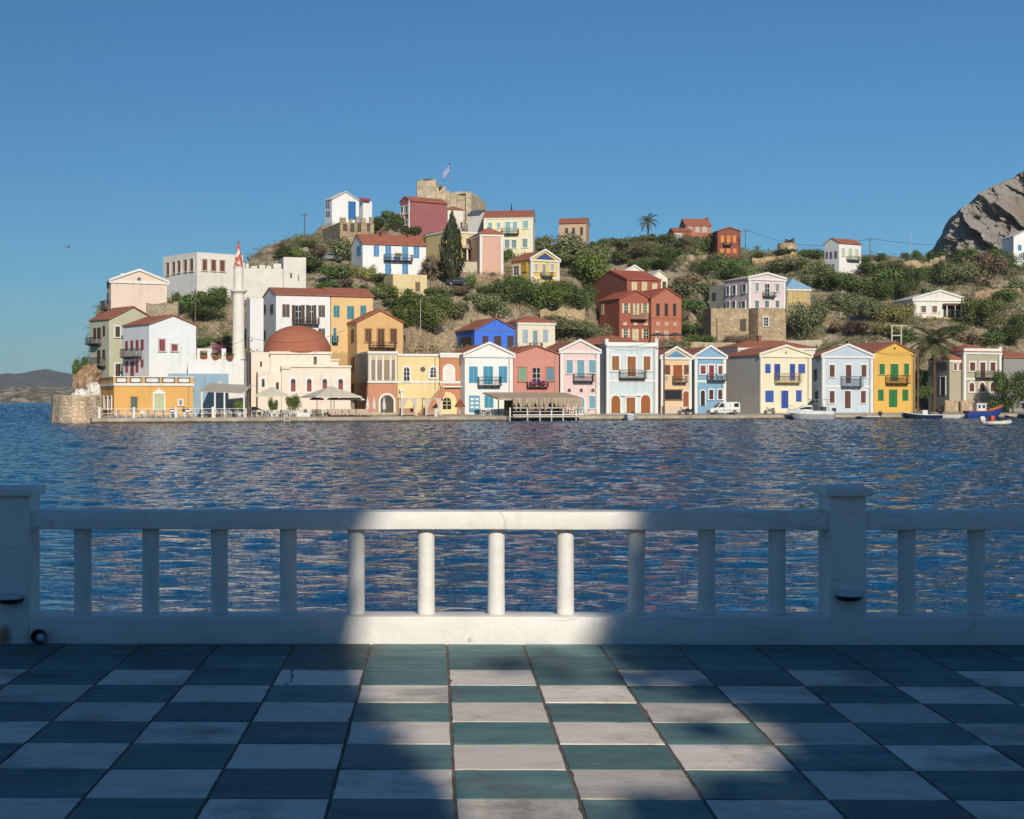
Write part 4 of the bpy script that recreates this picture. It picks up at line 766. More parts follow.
class TPS:
    def __init__(s,P,lam=2.0):
        P=np.array(P,float); s.c=P[:,:2]/100; n=len(P)
        K=s.k(s.c,s.c)+np.eye(n)*lam*1e-4; A=np.zeros((n+3,n+3)); A[:n,:n]=K; A[:n,n]=1; A[:n,n+1:]=s.c; A[n:,:n]=A[:n,n:].T
        y=np.zeros(n+3); y[:n]=P[:,2]; s.w=np.linalg.solve(A,y); s.n=n
    def k(s,a,b):
        r2=((a[:,None,:]-b[None])**2).sum(-1)+1e-9; return .5*r2*np.log(r2)
    def __call__(s,q):
        q=np.asarray(q,float).reshape(-1,2)/100
        return s.k(q,s.c)@s.w[:s.n]+s.w[s.n]+q@s.w[s.n+1:]
tps=TPS(GP)
XS=np.arange(-82,236,1.5); YS=np.arange(190,462,1.5)
gx,gy=np.meshgrid(XS,YS); ZT=np.concatenate([tps(np.stack([a,bb_],1)) for a,bb_ in zip(gx,gy)]).reshape(gx.shape)
NEAR=np.full(gx.shape,1e9)
for X_,Y_,ct_,st_,w_,D_,z_ in FOOT:                # level the ground under and right in front of every house
    u_=(gx-X_)*ct_+(gy-Y_)*st_; v_=-(gx-X_)*st_+(gy-Y_)*ct_
    dd_=np.hypot(np.maximum(np.maximum(-u_,u_-w_),0),np.maximum(np.maximum(-v_,v_-D_),0)); NEAR=np.minimum(NEAR,dd_)
    k_=np.clip(1-dd_/5,0,1)**.7; lim=z_-.25+np.maximum(v_,0)*.05
    ZT=np.where((ZT>lim)&(v_<D_*.8),ZT*(1-k_)+np.minimum(ZT,lim)*k_,ZT)
seaK=np.clip((gx/gy*F+PX0-np.where(gy>216,84,80))/12,0,1); ZT=-3.5+(ZT+3.5)*seaK
def relief(x,y,z):
    k=min(max((z-1.5)/4,0),1)
    if k==0: return 0
    v=Vector((x*.11,y*.11,3)); a=mnoise.fractal(v,.9,2.1,5)*.9
    w=Vector((x*.33,y*.33,9)); t=mnoise.noise(w); r=max(0,t-.15)*2.4
    return k*(a*.8+r*.9)
NZ=np.array([[relief(x,y,z) for x,y,z in zip(gx[i],gy[i],ZT[i])] for i in range(gx.shape[0])])
HZ=np.clip(ZT+NZ*np.clip(NEAR/4,0,1),-4,None)
def ground(x,y):
    i=(y-YS[0])/1.5; j=(x-XS[0])/1.5
    i=min(max(i,0),len(YS)-2.001); j=min(max(j,0),len(XS)-2.001); a=int(i); b_=int(j); u=i-a; v=j-b_
    return (HZ[a,b_]*(1-u)+HZ[a+1,b_]*u)*(1-v)+(HZ[a,b_+1]*(1-u)+HZ[a+1,b_+1]*u)*v
def hit(px,py,d0=None,d1=400):
    d=d0 or dq(px)+12; best=(1e9,d)
    while d<d1:
        p=W(px,py,d); g_=p.z-ground(p.x,p.y)
        if g_<=0: return Vector((p.x,p.y,ground(p.x,p.y)))
        if g_<best[0] and d<365: best=(g_,d)
        d+=.8
    p=W(px,py,best[1]); return Vector((p.x,p.y,ground(p.x,p.y)))
m=NT('dry_hillside'); geo=m.n('ShaderNodeNewGeometry')
c=m.ramp(m.noise(.16,7,.68),[(.28,(.16,.125,.07,1)),(.42,(.31,.235,.145,1)),(.55,(.40,.32,.22,1)),(.72,(.29,.20,.12,1))])
rk=m.noise(.55,8,.75,None,.4)
c=m.mix(m.ramp(rk,[(.50,(0,0,0)),(.60,(1,1,1))]),c,m.ramp(m.noise(1.6,5,.7),[(.3,(.20,.165,.125,1)),(.55,(.48,.41,.32,1)),(.75,(.64,.57,.47,1))]))
c=m.mix(m.ramp(m.noise(.3,6,.7,m.mapping((1,1,1),(0,0,1))),[(.50,(0,0,0)),(.60,(.75,.75,.75))]),c,m.ramp(m.noise(2.5,4,.7),[(.3,(.05,.06,.022,1)),(.7,(.15,.14,.06,1))]))
m.color(c); m.rough(.97); m.bump(m.math('ADD',m.noise(.9,8,.72),m.math('MULTIPLY',m.noise(3.5,5,.7),.4)),.9,.55); HM=m.mat
ny,nx=gx.shape; V=np.stack([gx.ravel(),gy.ravel(),HZ.ravel()],1)
idx=np.arange(ny*nx).reshape(ny,nx); Fq=np.stack([idx[:-1,:-1],idx[:-1,1:],idx[1:,1:],idx[1:,:-1]],-1).reshape(-1,4)
def np_mesh(name,V,Fq,mat,smooth=True):
    me=bpy.data.meshes.new(name); me.vertices.add(len(V)); me.vertices.foreach_set('co',np.asarray(V,np.float32).ravel())
    me.loops.add(Fq.size); me.loops.foreach_set('vertex_index',Fq.ravel().astype(np.int32))
    me.polygons.add(len(Fq)); me.polygons.foreach_set('loop_start',(np.arange(len(Fq))*Fq.shape[1]).astype(np.int32))
    me.polygons.foreach_set('loop_total',np.full(len(Fq),Fq.shape[1],np.int32)); me.update(calc_edges=True); me.validate()
    me.polygons.foreach_set('use_smooth',[smooth]*len(me.polygons)); me.materials.append(mat)
    o=bpy.data.objects.new(name,me); col.objects.link(o); return o
keep=(HZ.ravel()[Fq].max(1)>-3.9); tag(np_mesh('hill',V,Fq[keep],HM),kind='structure')

# ------------------------------------------------------------------ cliff of bare rock behind the hill
CT=[(929,330),(936,290),(940,258),(946,240),(952,229),(958,220),(966,208),(975,201),(985,193),(995,186),(1004,180),(1012,176.5),(1024,171),(1050,160),(1090,150),(1150,140),(1230,150)]
def interp(tab,x):
    for (a,b_),(c_,d_) in zip(tab,tab[1:]):
        if a<=x<=c_: return b_+(d_-b_)*(x-a)/(c_-a)
    return tab[0][1] if x<tab[0][0] else tab[-1][1]
nu,nv=340,230; VV=[]
for j in range(nv):
    for i in range(nu):
        px=929+(1230-929)*(i/(nu-1))**1.25; base=430+ (px-929)*.15; zt=CZ+(PY0-interp(CT,px))*(base+40)/F; zb=8.0
        t=j/(nv-30-1)
        if t<=1: z=zb+(zt-zb)*t; y=base+40*t**1.2; x=(px-PX0)*(base+40)/F
        else:
            u=(j-(nv-30))/30; z=zt-(zt-zb)*.55*u**1.5; y=base+40+90*u; x=(px-PX0)*(base+40)/F+10*u
        p=Vector((x,y,z)); k=min(1,max(0,t)*3,(px-929)/5+.25); amp=k*(1-.6*min(1,max(0,(t-.72)/.28)) if t<=1 else .3)
        s=x*.80+z*.30; wv=mnoise.noise_vector(p*.045)*6
        c1=mnoise.noise(Vector(((s+wv.x)*.085,y*.02,(z+wv.z)*.030))); c2=mnoise.noise(Vector(((s+wv.y)*.21,y*.03,(z+wv.x)*.09+4))); c3=mnoise.noise(Vector((s*.5,y*.1,z*.30+9)))
        fb=mnoise.fractal(p*.11,.75,2.1,5)
        v1=mnoise.voronoi(Vector(((s+wv.x*.7)*.085,y*.02,(z+wv.z*.7)*.026)))[0]; v2=mnoise.voronoi(Vector(((s+wv.y*.3)*.20,y*.03,(z+wv.x*.3)*.07+7)))[0]; v3=mnoise.voronoi(Vector((s*.62,y*.05,z*.36+3)))[0]
        dpt=-7.0*(1-abs(c1)*2.6) -7*(1-min(1,(v1[1]-v1[0])*3.2))**1.5 -5*(1-min(1,(v2[1]-v2[0])*3))**1.5-2.6*(1-min(1,(v3[1]-v3[0])*3)) +4.5*(v1[0]-.4)*-1+1.2*c3+2.0*fb+1.5*mnoise.fractal(Vector((x*.45,y*.2,z*.28)),.6,2.1,4)
        led=(z*.16+1.4*c1+.7*c2); led=(led-math.floor(led)); dpt+=1.6*(led-.5)
        dpt+=6.5
        VV.append((x+(dpt*.75+1.2*fb)*amp, y+dpt*amp*.85 , z+fb*1.5*amp*(.8 if t>.9 else 1)))
idx=np.arange(nu*nv).reshape(nv,nu); Fq2=np.stack([idx[:-1,:-1],idx[:-1,1:],idx[1:,1:],idx[1:,:-1]],-1).reshape(-1,4)
m=NT('cliff_rock')
c=m.ramp(m.noise(.10,9,.72,m.mapping((1,1,.6))),[(.3,(.28,.245,.21,1)),(.44,(.46,.41,.36,1)),(.56,(.56,.51,.45,1)),(.7,(.64,.60,.54,1))])
c=m.mix(m.ramp(m.noise(.22,8,.75,m.mapping((1.5,1,.35))),[(.33,(.7,.7,.7)),(.45,(0,0,0))]),c,(.13,.11,.095,1))
c=m.mix(m.ramp(m.noise(.05,5,.6),[(.5,(0,0,0)),(.66,(.6,.6,.6))]),c,(.36,.21,.12,1))
m.color(c); m.rough(.95); m.bump(m.math('ADD',m.noise(.45,9,.75),m.math('MULTIPLY',m.noise(1.8,6,.75),.4)),1,1.3)
tag(np_mesh('cliff',VV,Fq2,m.mat,False),kind='structure')

# ------------------------------------------------------------------ far coast at the open end of the harbour
def ridge(name,tab,d,depth,mat,amp,fr,n=260):
    x0,x1=tab[0][0],tab[-1][0]; VV=[]; K=26
    for j in range(K):
        t=j/(K-1)
        for i in range(n):
            px=x0+(x1-x0)*i/(n-1); zt=CZ+(PY0-interp(tab,px))*(d+depth)/F
            s=math.sin(min(t/.7,1)*math.pi/2) if t<.7 else 1-((t-.7)/.3)**2*.9
            x=(px-PX0)*(d+depth*t)/F; y=d+depth*1.4*t
            nz=mnoise.fractal(Vector((x*fr,y*fr,1)),.9,2,5)*amp*min(1,t*4)
            VV.append((x,y,max(-2,-1.5*(1-t)**8+ (zt)*s+nz)))
    idx=np.arange(n*K).reshape(K,n); f_=np.stack([idx[:-1,:-1],idx[:-1,1:],idx[1:,1:],idx[1:,:-1]],-1).reshape(-1,4)
    return tag(np_mesh(name,VV,f_,mat),kind='structure')
m=NT('far_hill'); m.color(m.ramp(m.noise(.008,8,.7),[(.3,(.025,.035,.025,1)),(.5,(.05,.06,.04,1)),(.7,(.12,.11,.085,1))])); m.rough(1)
ridge('far_hill',[(-200,384),(-120,376),(-60,379),(-30,375),(0,374),(14,371),(28,370.2),(40,372.5),(55,376),(70,380),(90,385),(130,391),(190,396)],3900,800,m.mat,7,.008)
m=NT('far_shore'); c=m.ramp(m.noise(.07,8,.8),[(.38,(.035,.045,.022,1)),(.47,(.10,.09,.055,1)),(.55,(.30,.235,.16,1)),(.64,(.60,.53,.43,1))])
sx=m.n('ShaderNodeSeparateXYZ'); m.l(m.tc.outputs['Object'],sx.inputs[0])
c=m.mix(m.ramp(m.math('ADD',sx.outputs['Z'],m.math('MULTIPLY',m.noise(.02,3),1.5)),[(.0,(1,1,1)),(1.0,(0,0,0))]),c,(.42,.33,.25,1)); m.color(c); m.rough(1)
ridge('far_shore',[(-200,390),(-100,386),(-40,389),(0,388.5),(10,386.5),(22,385.6),(30,388),(45,387),(60,387.5),(75,390),(95,393),(130,396),(170,399)],1500,120,m.mat,2.2,.035)

# ------------------------------------------------------------------ sea
ys=[8.0]
while ys[-1]<260: ys.append(ys[-1]+max(.06,ys[-1]*.0026))
while ys[-1]<1600: ys.append(ys[-1]*1.0045)
while ys[-1]<6000: ys.append(ys[-1]*1.03)
ys=np.array(ys); nc=640; tt=np.linspace(-1.25,1.35,nc)
yy,tg=np.meshgrid(ys,tt,indexing='ij'); hw=yy*.40+12; xx=tg*hw
spc=np.maximum(np.gradient(ys)[:,None]*np.ones_like(tg), 2.6/nc*hw*.8)
zz=np.zeros_like(yy); xo=np.zeros_like(yy); yo=np.zeros_like(yy)
r=np.random.default_rng(5); NW=72
lam=np.exp(np.linspace(np.log(.22),np.log(6.0),NW))
for L in lam:
    a=R(78)+r.normal(0,.62); kx,ky=math.cos(a),math.sin(a); k=2*math.pi/L; ph=r.uniform(0,6.28)
    slope=.041*(1.0 if L<1.1 else (1.1/L)**.9)*(1.12 if L>.7 else .62)*r.uniform(.6,1.4)
    w=np.clip((L/spc-2.6)/3.0,0,1)
    A=slope/k; th=k*(kx*xx+ky*yy)+ph
    # groups: slow amplitude patches
    gmod=.65+.5*np.sin(.11*xx*r.uniform(.4,2)+.09*yy*r.uniform(.3,1.6)+ph*3)
    gmod=gmod*np.clip(.5+(yy-18)/120,.5,1.0); zz+=A*w*gmod*np.cos(th); xo-=A*w*kx*np.sin(th)*gmod; yo-=A*w*ky*np.sin(th)*gmod
far=np.clip((yy-50)/170,0,1)*np.clip((5500-yy)/3000,0,1); zz+=.10*np.minimum(np.gradient(ys)[:,None],3)*far*r.normal(size=yy.shape)
V=np.stack([xx+xo,yy+yo,zz],-1).reshape(-1,3); idx=np.arange(V.shape[0]).reshape(yy.shape)
Fw=np.stack([idx[:-1,:-1],idx[:-1,1:],idx[1:,1:],idx[1:,:-1]],-1).reshape(-1,4)
m=NT('sea_water'); p=m.p
m.color((.004,.060,.150,1)); m.rough(.04); p.inputs['IOR'].default_value=1.33; p.inputs['Specular IOR Level'].default_value=.5
h=m.math('ADD',m.math('MULTIPLY',m.noise(1.2,4,.62,m.mapping((.5,1,1))),1.0),m.math('MULTIPLY',m.noise(5.5,3,.6,m.mapping((.45,1,1))),.26))
sy=m.n('ShaderNodeSeparateXYZ'); m.l(m.tc.outputs['Object'],sy.inputs[0]); mr=m.n('ShaderNodeMapRange'); m.l(sy.outputs['Y'],mr.inputs[0])
for i_,v_ in ((1,18),(2,95),(3,.22),(4,1.0)): mr.inputs[i_].default_value=v_
m.bump(m.math('MULTIPLY',h,mr.outputs[0]),1.0,1.7)   # sheltered under the terrace, breezier out in the harbour
tag(np_mesh('sea',V,Fw,m.mat),kind='structure')

# ------------------------------------------------------------------ air, sky, sun, camera
m=bpy.data.materials.new('haze_air'); m.use_nodes=True; nt=m.node_tree; nt.nodes.clear()
o_=nt.nodes.new('ShaderNodeOutputMaterial'); v_=nt.nodes.new('ShaderNodeVolumePrincipled'); v_.inputs['Color'].default_value=(.80,.88,1,1); v_.inputs['Density'].default_value=HAZE if 'HAZE' in globals() else 7e-5
v_.inputs['Anisotropy'].default_value=0; nt.links.new(v_.outputs[0],o_.inputs['Volume'])
b=MB(); b.box(-2600,2600,-60,6200,-6,230); hz=b.build('haze',m); tag(hz,kind='stuff')
w=bpy.data.worlds.new('World'); sc.world=w; w.use_nodes=True; t=w.node_tree
sky=t.nodes.new('ShaderNodeTexSky'); sky.sky_type='NISHITA'; sky.sun_disc=False; sky.sun_elevation=EL; sky.sun_rotation=math.pi+AZ
sky.altitude=0; sky.air_density=1.0; sky.dust_density=.2; sky.ozone_density=12.0
bg=t.nodes['Background']; bg.inputs[1].default_value=.072
tint=t.nodes.new('ShaderNodeMix'); tint.data_type='RGBA'; tint.blend_type='MULTIPLY'; tint.inputs[0].default_value=1; tint.inputs[7].default_value=(.78,1.06,1.0,1); t.links.new(sky.outputs[0],tint.inputs[6]); t.links.new(tint.outputs[2],bg.inputs[0])
sl=bpy.data.lights.new('sun','SUN'); sl.energy=4.2; sl.angle=R(.75); sl.color=(1,.90,.75)
so=bpy.data.objects.new('sun',sl); col.objects.link(so); so.rotation_euler=(-SUN).to_track_quat('-Z','Y').to_euler(); so.location=(20,-30,30)
cam=bpy.data.cameras.new('camera'); co_=bpy.data.objects.new('camera',cam); col.objects.link(co_); sc.camera=co_
cam.sensor_width=36; cam.lens=F/1024*36; cam.shift_x=(512-PX0)/1024; cam.shift_y=-(409.5-PY0)/1024
co_.location=(0,0,CZ); co_.rotation_euler=(R(90),0,0); cam.clip_start=.05; cam.clip_end=40000
sc.view_settings.view_transform='Standard'; sc.view_settings.look='None'; sc.view_settings.gamma=1; sc.view_settings.exposure=0; sc.view_settings.use_curve_mapping=False
sc.cycles.max_bounces=6; sc.cycles.diffuse_bounces=3; sc.cycles.glossy_bounces=3; sc.cycles.volume_bounces=0; sc.cycles.use_denoising=True
sc.cycles.volume_step_rate=1
# ------------------------------------------------------------------ castle ruin, windmill, ruined walls
def rough_wall(mb, pts, thick, zb, tops, step=.8, seed=0, jag=.35):
    """a ruined wall along pts (x,y) with heights tops interpolated, ragged top"""
    r=random.Random(seed); rows=[]
    for i in range(len(pts)-1):
        a,b=Vector(pts[i]),Vector(pts[i+1]); L=(b-a).length; n=max(1,int(L/step)); nn=Vector((-(b-a).y,(b-a).x)).normalized()
        for k in range(n+(i==len(pts)-2)):
            t=k/n; p=a.lerp(b,t); z=tops[i]+(tops[i+1]-tops[i])*t+r.uniform(-jag,jag); q=p+nn*thick; w=r.uniform(-.12,.12)
            rows.append([(p.x+nn.x*w,p.y+nn.y*w,zb),(p.x+nn.x*w,p.y+nn.y*w,z),(q.x,q.y,z+r.uniform(-jag,jag)*.5),(q.x,q.y,zb)])
    mb.loft(rows); return mb
CS=stonemat('#c9baa0',1.7,1.0)
t=thing('castle_ruin','broken stone castle on the hilltop with a stepped tower','castle',W(450,215,322)); LAND.append(('castle',450,200))
o0=t.location
def L2(px,d): return ((px-PX0)*d/F-o0.x, d-o0.y)
def Lz(py,d): return CZ+(PY0-py)*d/F-o0.z
b=MB(); rough_wall(b,[L2(417.5,326),L2(417,318),L2(436,318),L2(441,324)],3,-8,[Lz(180,318)]*3+[Lz(184,320)],.9,1,.35); b.build('tower',CS,t)
b=MB(); rough_wall(b,[L2(433,319),L2(446,319.5)],2.5,-8,[Lz(186,319),Lz(186.5,319)],.9,2,.4); rough_wall(b,[L2(430,320.5),L2(470,320)],3,-8,[Lz(191,320),Lz(192,320)],.9,3,.35); b.build('curtain_wall',CS,t)
b=MB(); rough_wall(b,[L2(466,319.3),L2(471,319),L2(486,330)],3,-8,[Lz(192,319),Lz(192,319),Lz(203,328)],.9,4,.4); b.build('bastion',CS,t)
t=thing('flagpole','flagpole with a blue and white striped flag beside the castle ruin','flagpole',W(450,200,316))
b=MB(); b.tube([(0,0,-6),(0,0,7.7)],.07,8,.05); b.build('pole',paint('#8f9498',.9,.4),t)
def flag_pt(u,v): return (-u*1.05-.06, .18*math.sin(u*4+v*.8), 7.6-v*1.9-u*1.25+.1*math.sin(u*4))
bl,wh=paint('#1a4fae'),paint('#cdd6e8'); b=MB(); N=18
for i in range(N):
    for j in range(9):
        u0,u1,v0,v1=i/N*1.5,(i+1)/N*1.5,j/9,(j+1)/9; canton=i<7 and j<5
        b.mi=(1 if (i in(3,) or j==2) else 0) if canton else (0 if j%2==0 else 1)
        b.add([flag_pt(u0,v0),flag_pt(u1,v0),flag_pt(u1,v1),flag_pt(u0,v1)],[(0,1,2,3)])
fo=b.build('flag',[bl,wh],t,recalc=False); so2=fo.modifiers.new('Solidify','SOLIDIFY'); so2.thickness=.02
t=thing('windmill_ruin','stub of a round stone windmill with broken beams on top, on the ridge','windmill',W(787,257,347)); LAND.append(('windmill stub',787,250)); q=347/F
b=MB(); b.lathe([(9.9*q,-3),(9.6*q,1),(9.2*q,13.2*q),(8.2*q,13.6*q),(8.1*q,10*q)],26); b.build('tower',stonemat('#c6ad8e',1.4),t)
b=MB(); z=13*q
for a in((-6,-3,z,7,3,z+.5),(-2,4,z+.3,6,-4,z+1.1),(-1,0,z,-1.5,0,z+4.6*q),(-1.5,0,z+4.4*q,7,0,z+2*q),(0,0,z,3,0,z+3*q),(2,-2,z+.2,8,2,z+.9)): b.tube([(a[0]*q,a[1]*q,a[2]),(a[3]*q,a[4]*q,a[5])],.16,6)
b.build('roof_beams',TIMBER,t)
def stone_wall(label,pts,h0,thick=.7,mat=None,seed=1,g=None,jag=.2,name='stone_wall',dd=None,cat='wall'):
    """pts: pixel points (px,py of the wall foot)"""
    P=[]; 
    for i,p in enumerate(pts):
        if dd: w_=W(p[0],p[1],dd if not isinstance(dd,(list,tuple)) else dd[i])
        else: w_=hit(p[0],p[1])
        P.append(w_)
    o=P[0]; b=MB(); rough_wall(b,[(p.x-o.x,p.y-o.y) for p in P],thick,-2.5,[p.z-o.z+(h0 if not isinstance(h0,(list,tuple)) else h0[i]) for i,p in enumerate(P)],.9,seed,jag)
    x=b.build(name,mat or STONE); x.location=o; tag(x,label,cat,g); return x
GW='dry-stone walls on the hillside'
stone_wall('ruined stone wall with a window gap, just below the lemon yellow villa',[(540,322),(585,321)],2.2,.8,stonemat('#c0ab84',1.4),3,GW,.5,dd=257)
stone_wall('long low terrace wall downhill of the cypress',[(455,283),(480,285),(500,287)],1.6,1,None,4,GW)
stone_wall('rubble terrace wall running from the ochre gabled house towards the cobalt blue house',[(405,352),(430,352),(455,352)],2.6,1.2,stonemat('#b7a283',1.2),5,GW,.5)
stone_wall('short stone wall beside the brick red mansion, downhill of the pines',[(560,331),(598,332)],1.6,.8,None,6,GW)
stone_wall('pale stone wall above the lilac-pink house, below the windmill stub',[(752,266),(775,265),(800,266)],1.9,.9,stonemat('#c4a886',1.3),7,GW,.35)
stone_wall('low garden wall behind the roofs of the sky blue and cream houses',[(694,352),(740,352)],1.6,.6,plaster('#cdb690'),8,GW,.05)
stone_wall('ruined house walls with a gap between bushes under the cliff',[(900,273),(914,273),(930,274),(945,270)],[1.5,2.6,2.0,3.0],.9,stonemat('#c8b08c',1.2),9,GW,.6,cat='ruin')
stone_wall('broken terrace wall uphill of the white bungalow on the cliff side',[(975,300),(1000,298),(1022,297)],1.5,.9,stonemat('#b59a80',1.1),10,GW,.45)
stone_wall('low wall left of the tall olive tree, behind the cream royal-blue house',[(772,350),(822,349)],1.5,.6,plaster('#c3b79d'),11,GW,.05)
stone_wall('stone retaining wall under the peach house on the seaward end',[(146,316),(178,316)],2.0,1,stonemat('#b5a58c',1.4),12,GW,.3,dd=229)
stone_wall('narrow pale wall on the slope between the two skyline red houses',[(690,262),(712,263)],1.2,.8,stonemat('#cbb597',1.2),13,GW,.3)
# breakwater and rocks at the seaward end
t=thing('breakwater','massive stone block breakwater at the tip of the waterfront','breakwater',W(75,421,193)); t.location.z=0
def bx(px,d): return ((px-PX0)*d/F-t.location.x, d-t.location.y)
b=MB(); secs=[]
out=[bx(103,189),bx(96,187.5),bx(85,188.5),bx(72,188),bx(60,189),bx(52.5,191),bx(50.5,196),bx(54,206),bx(104,210)]
for z,k in((-3,1.03),(.3,1.02),(1.2,1.0),(2.4,.985),(3.35,.975),(3.5,.95)):
    cx=sum(p[0] for p in out)/len(out); cy=sum(p[1] for p in out)/len(out); ring=[]
    for i in range(len(out)):
        a,c_=Vector(out[i]),Vector(out[(i+1)%len(out)])
        for u in(0,.25,.5,.75):
            p=a.lerp(c_,u); n_=mnoise.noise(Vector((p.x*.8,p.y*.8,z*.9)))*.35; ring.append((cx+(p.x-cx)*(k+n_*.02),cy+(p.y-cy)*k+n_*.6,z+n_*.15))
    secs.append(ring)
b.loft(secs); b.build('masonry',stonemat('#cdb79c',1.5,.95),t)
def rock(name,label,px,py,d,sx,sy,sz,mat,seed,cat='rock',lump=.35,parent=None):
    p=W(px,py,d); b=MB(); b.ball((0,0,0),1,18); vs=[]
    for v in b.v:
        v=Vector(v); n_=mnoise.fractal(v*1.3+Vector((seed,0,0)),.8,2.1,5); c_=mnoise.cell(v*2.2+Vector((seed,3,1))); v*=1+lump*n_+.10*(c_-.5); vs.append((v.x*sx,v.y*sy,max(v.z,-.8)*sz))
    b.v=vs; o=b.build(name,mat); o.location=p
    return tag(o,label,cat)
m=NT('ochre_rock'); m.color(m.ramp(m.noise(.5,8,.72),[(.3,(.16,.10,.06,1)),(.46,(.38,.24,.14,1)),(.6,(.52,.38,.25,1)),(.75,(.62,.52,.40,1))])); m.rough(.95); m.bump(m.noise(1.2,8,.75),1,.4); ROCK=m.mat
m=NT('limewashed_rock'); m.color(m.ramp(m.noise(.9,6,.7),[(.36,(.42,.33,.25,1)),(.47,(.74,.72,.68,1)),(.7,(.82,.81,.78,1))])); m.rough(.9); m.bump(m.noise(1.5,7,.7),1,.3); LIME=m.mat
rock('rock_outcrop','tall ochre rock outcrop under the sage green house, above the breakwater',86,386,206,1.5,3,2.6,ROCK,11)
rock('rock_outcrop','limewashed boulder on the breakwater, closest to the open sea',80,395,197,1.1,1.1,.9,LIME,2)
rock('rock_outcrop','larger limewashed boulder between the ochre outcrop and the golden seafront house',94,392,198,1.0,1.2,1.3,LIME,3)
rock('rock_outcrop','brownish boulder sloping from the sage green house to the breakwater',90,380,210,1.5,2.5,2.0,ROCK,5)

# ------------------------------------------------------------------ plants
def crown_mesh(seed,n=620,kind='round',ls=1.0):
    r=np.random.default_rng(seed); lobes=[]
    for i in range(r.integers(7,11)):
        a=r.uniform(0,6.28); e=r.uniform(-.15,1); rad=r.uniform(.25,.66); lobes.append((math.cos(a)*rad*.95,math.sin(a)*rad*.95,.42+e*.36,r.uniform(.2,.44)))
    lobes.append((0,0,.5,.5)); mb=MB()
    for i in range(n):
        lx,ly,lz,lr=lobes[r.integers(0,len(lobes))]
        d=r.normal(size=3); d/=np.linalg.norm(d); rr=lr*(r.uniform(.35,1.12)**.6)
        c=Vector((lx,ly,lz))+Vector(d)*rr
        if c.z<.02: c.z=abs(c.z)*.5+.02
        nrm=(Vector(d)+Vector((0,0,.25))+Vector(r.normal(size=3))*.38).normalized(); e=nrm.orthogonal().normalized(); e=(Matrix.Rotation(r.uniform(0,6.28),3,nrm)@e); f=nrm.cross(e); s=r.uniform(.032,.068)*ls
        mb.add([c-e*s,c-f*s*.7+nrm*s*.25,c+e*s*1.1,c+f*s*.7+nrm*s*.2],[(0,1,2,3)])
    A=np.array(mb.v); rr_=np.percentile(np.abs(A[:,:2]),98,axis=0); A[:,0]/=rr_[0]; A[:,1]/=rr_[1]; A[:,2]/=np.percentile(A[:,2],98.5)
    me=bpy.data.meshes.new('crown_%s'%kind); me.from_pydata([tuple(v) for v in A],[],mb.f); return me
def cypress_mesh(seed,n=1500):
    r=np.random.default_rng(seed); mb=MB()
    for i in range(n):
        z=r.uniform(0,1); w=(math.sin(min(1,z/.35)*math.pi/2)*.85+.15)*(1-max(0,(z-.35)/.65)**1.5); a=r.uniform(0,6.28); w*=1+.14*math.sin(a*3+z*9)+.1*math.sin(a*5+z*17)
        rad=w*r.uniform(.55,1.06)*.5; c=Vector((math.cos(a)*rad,math.sin(a)*rad,z)); nrm=Vector((math.cos(a),math.sin(a),.25+r.normal()*.4)).normalized(); e=nrm.orthogonal().normalized(); f=nrm.cross(e); s=r.uniform(.04,.085)
        k=Vector((0,0,s*.55)); mb.add([c-e*s*.8,c-k*.6,c+e*s*.8,c+k],[(0,1,2,3)])
    me=bpy.data.meshes.new('crown_cypress'); me.from_pydata(mb.v,[],mb.f); return me
CM=[crown_mesh(20+i,1900) for i in range(7)]; CMB=[crown_mesh(60+i,4600,'broad',.62) for i in range(4)]
def K3(c,k): return (c[0]*k,c[1]*k,c[2]*k,1)
def lm3(name,a,b,c,k=1.42): return leafmat(K3(a,k),K3(b,k),K3(c,k),name)
LM={'g':lm3('dark',(.022,.038,.011),(.058,.086,.025),(.110,.145,.046)),'o':lm3('olive',(.043,.052,.022),(.108,.122,.056),(.190,.198,.098)),
    'b':lm3('bright',(.028,.052,.009),(.078,.112,.024),(.150,.185,.048)),'r':lm3('dry',(.065,.046,.030),(.150,.110,.072),(.23,.175,.12)),
    'y':lm3('yellow',(.060,.062,.018),(.150,.140,.048),(.25,.21,.09)),'m':lm3('magenta',(.05,.02,.03),(.20,.05,.11),(.30,.09,.17))}
for me in CM+CMB:
    me.materials.append(LM['g'])
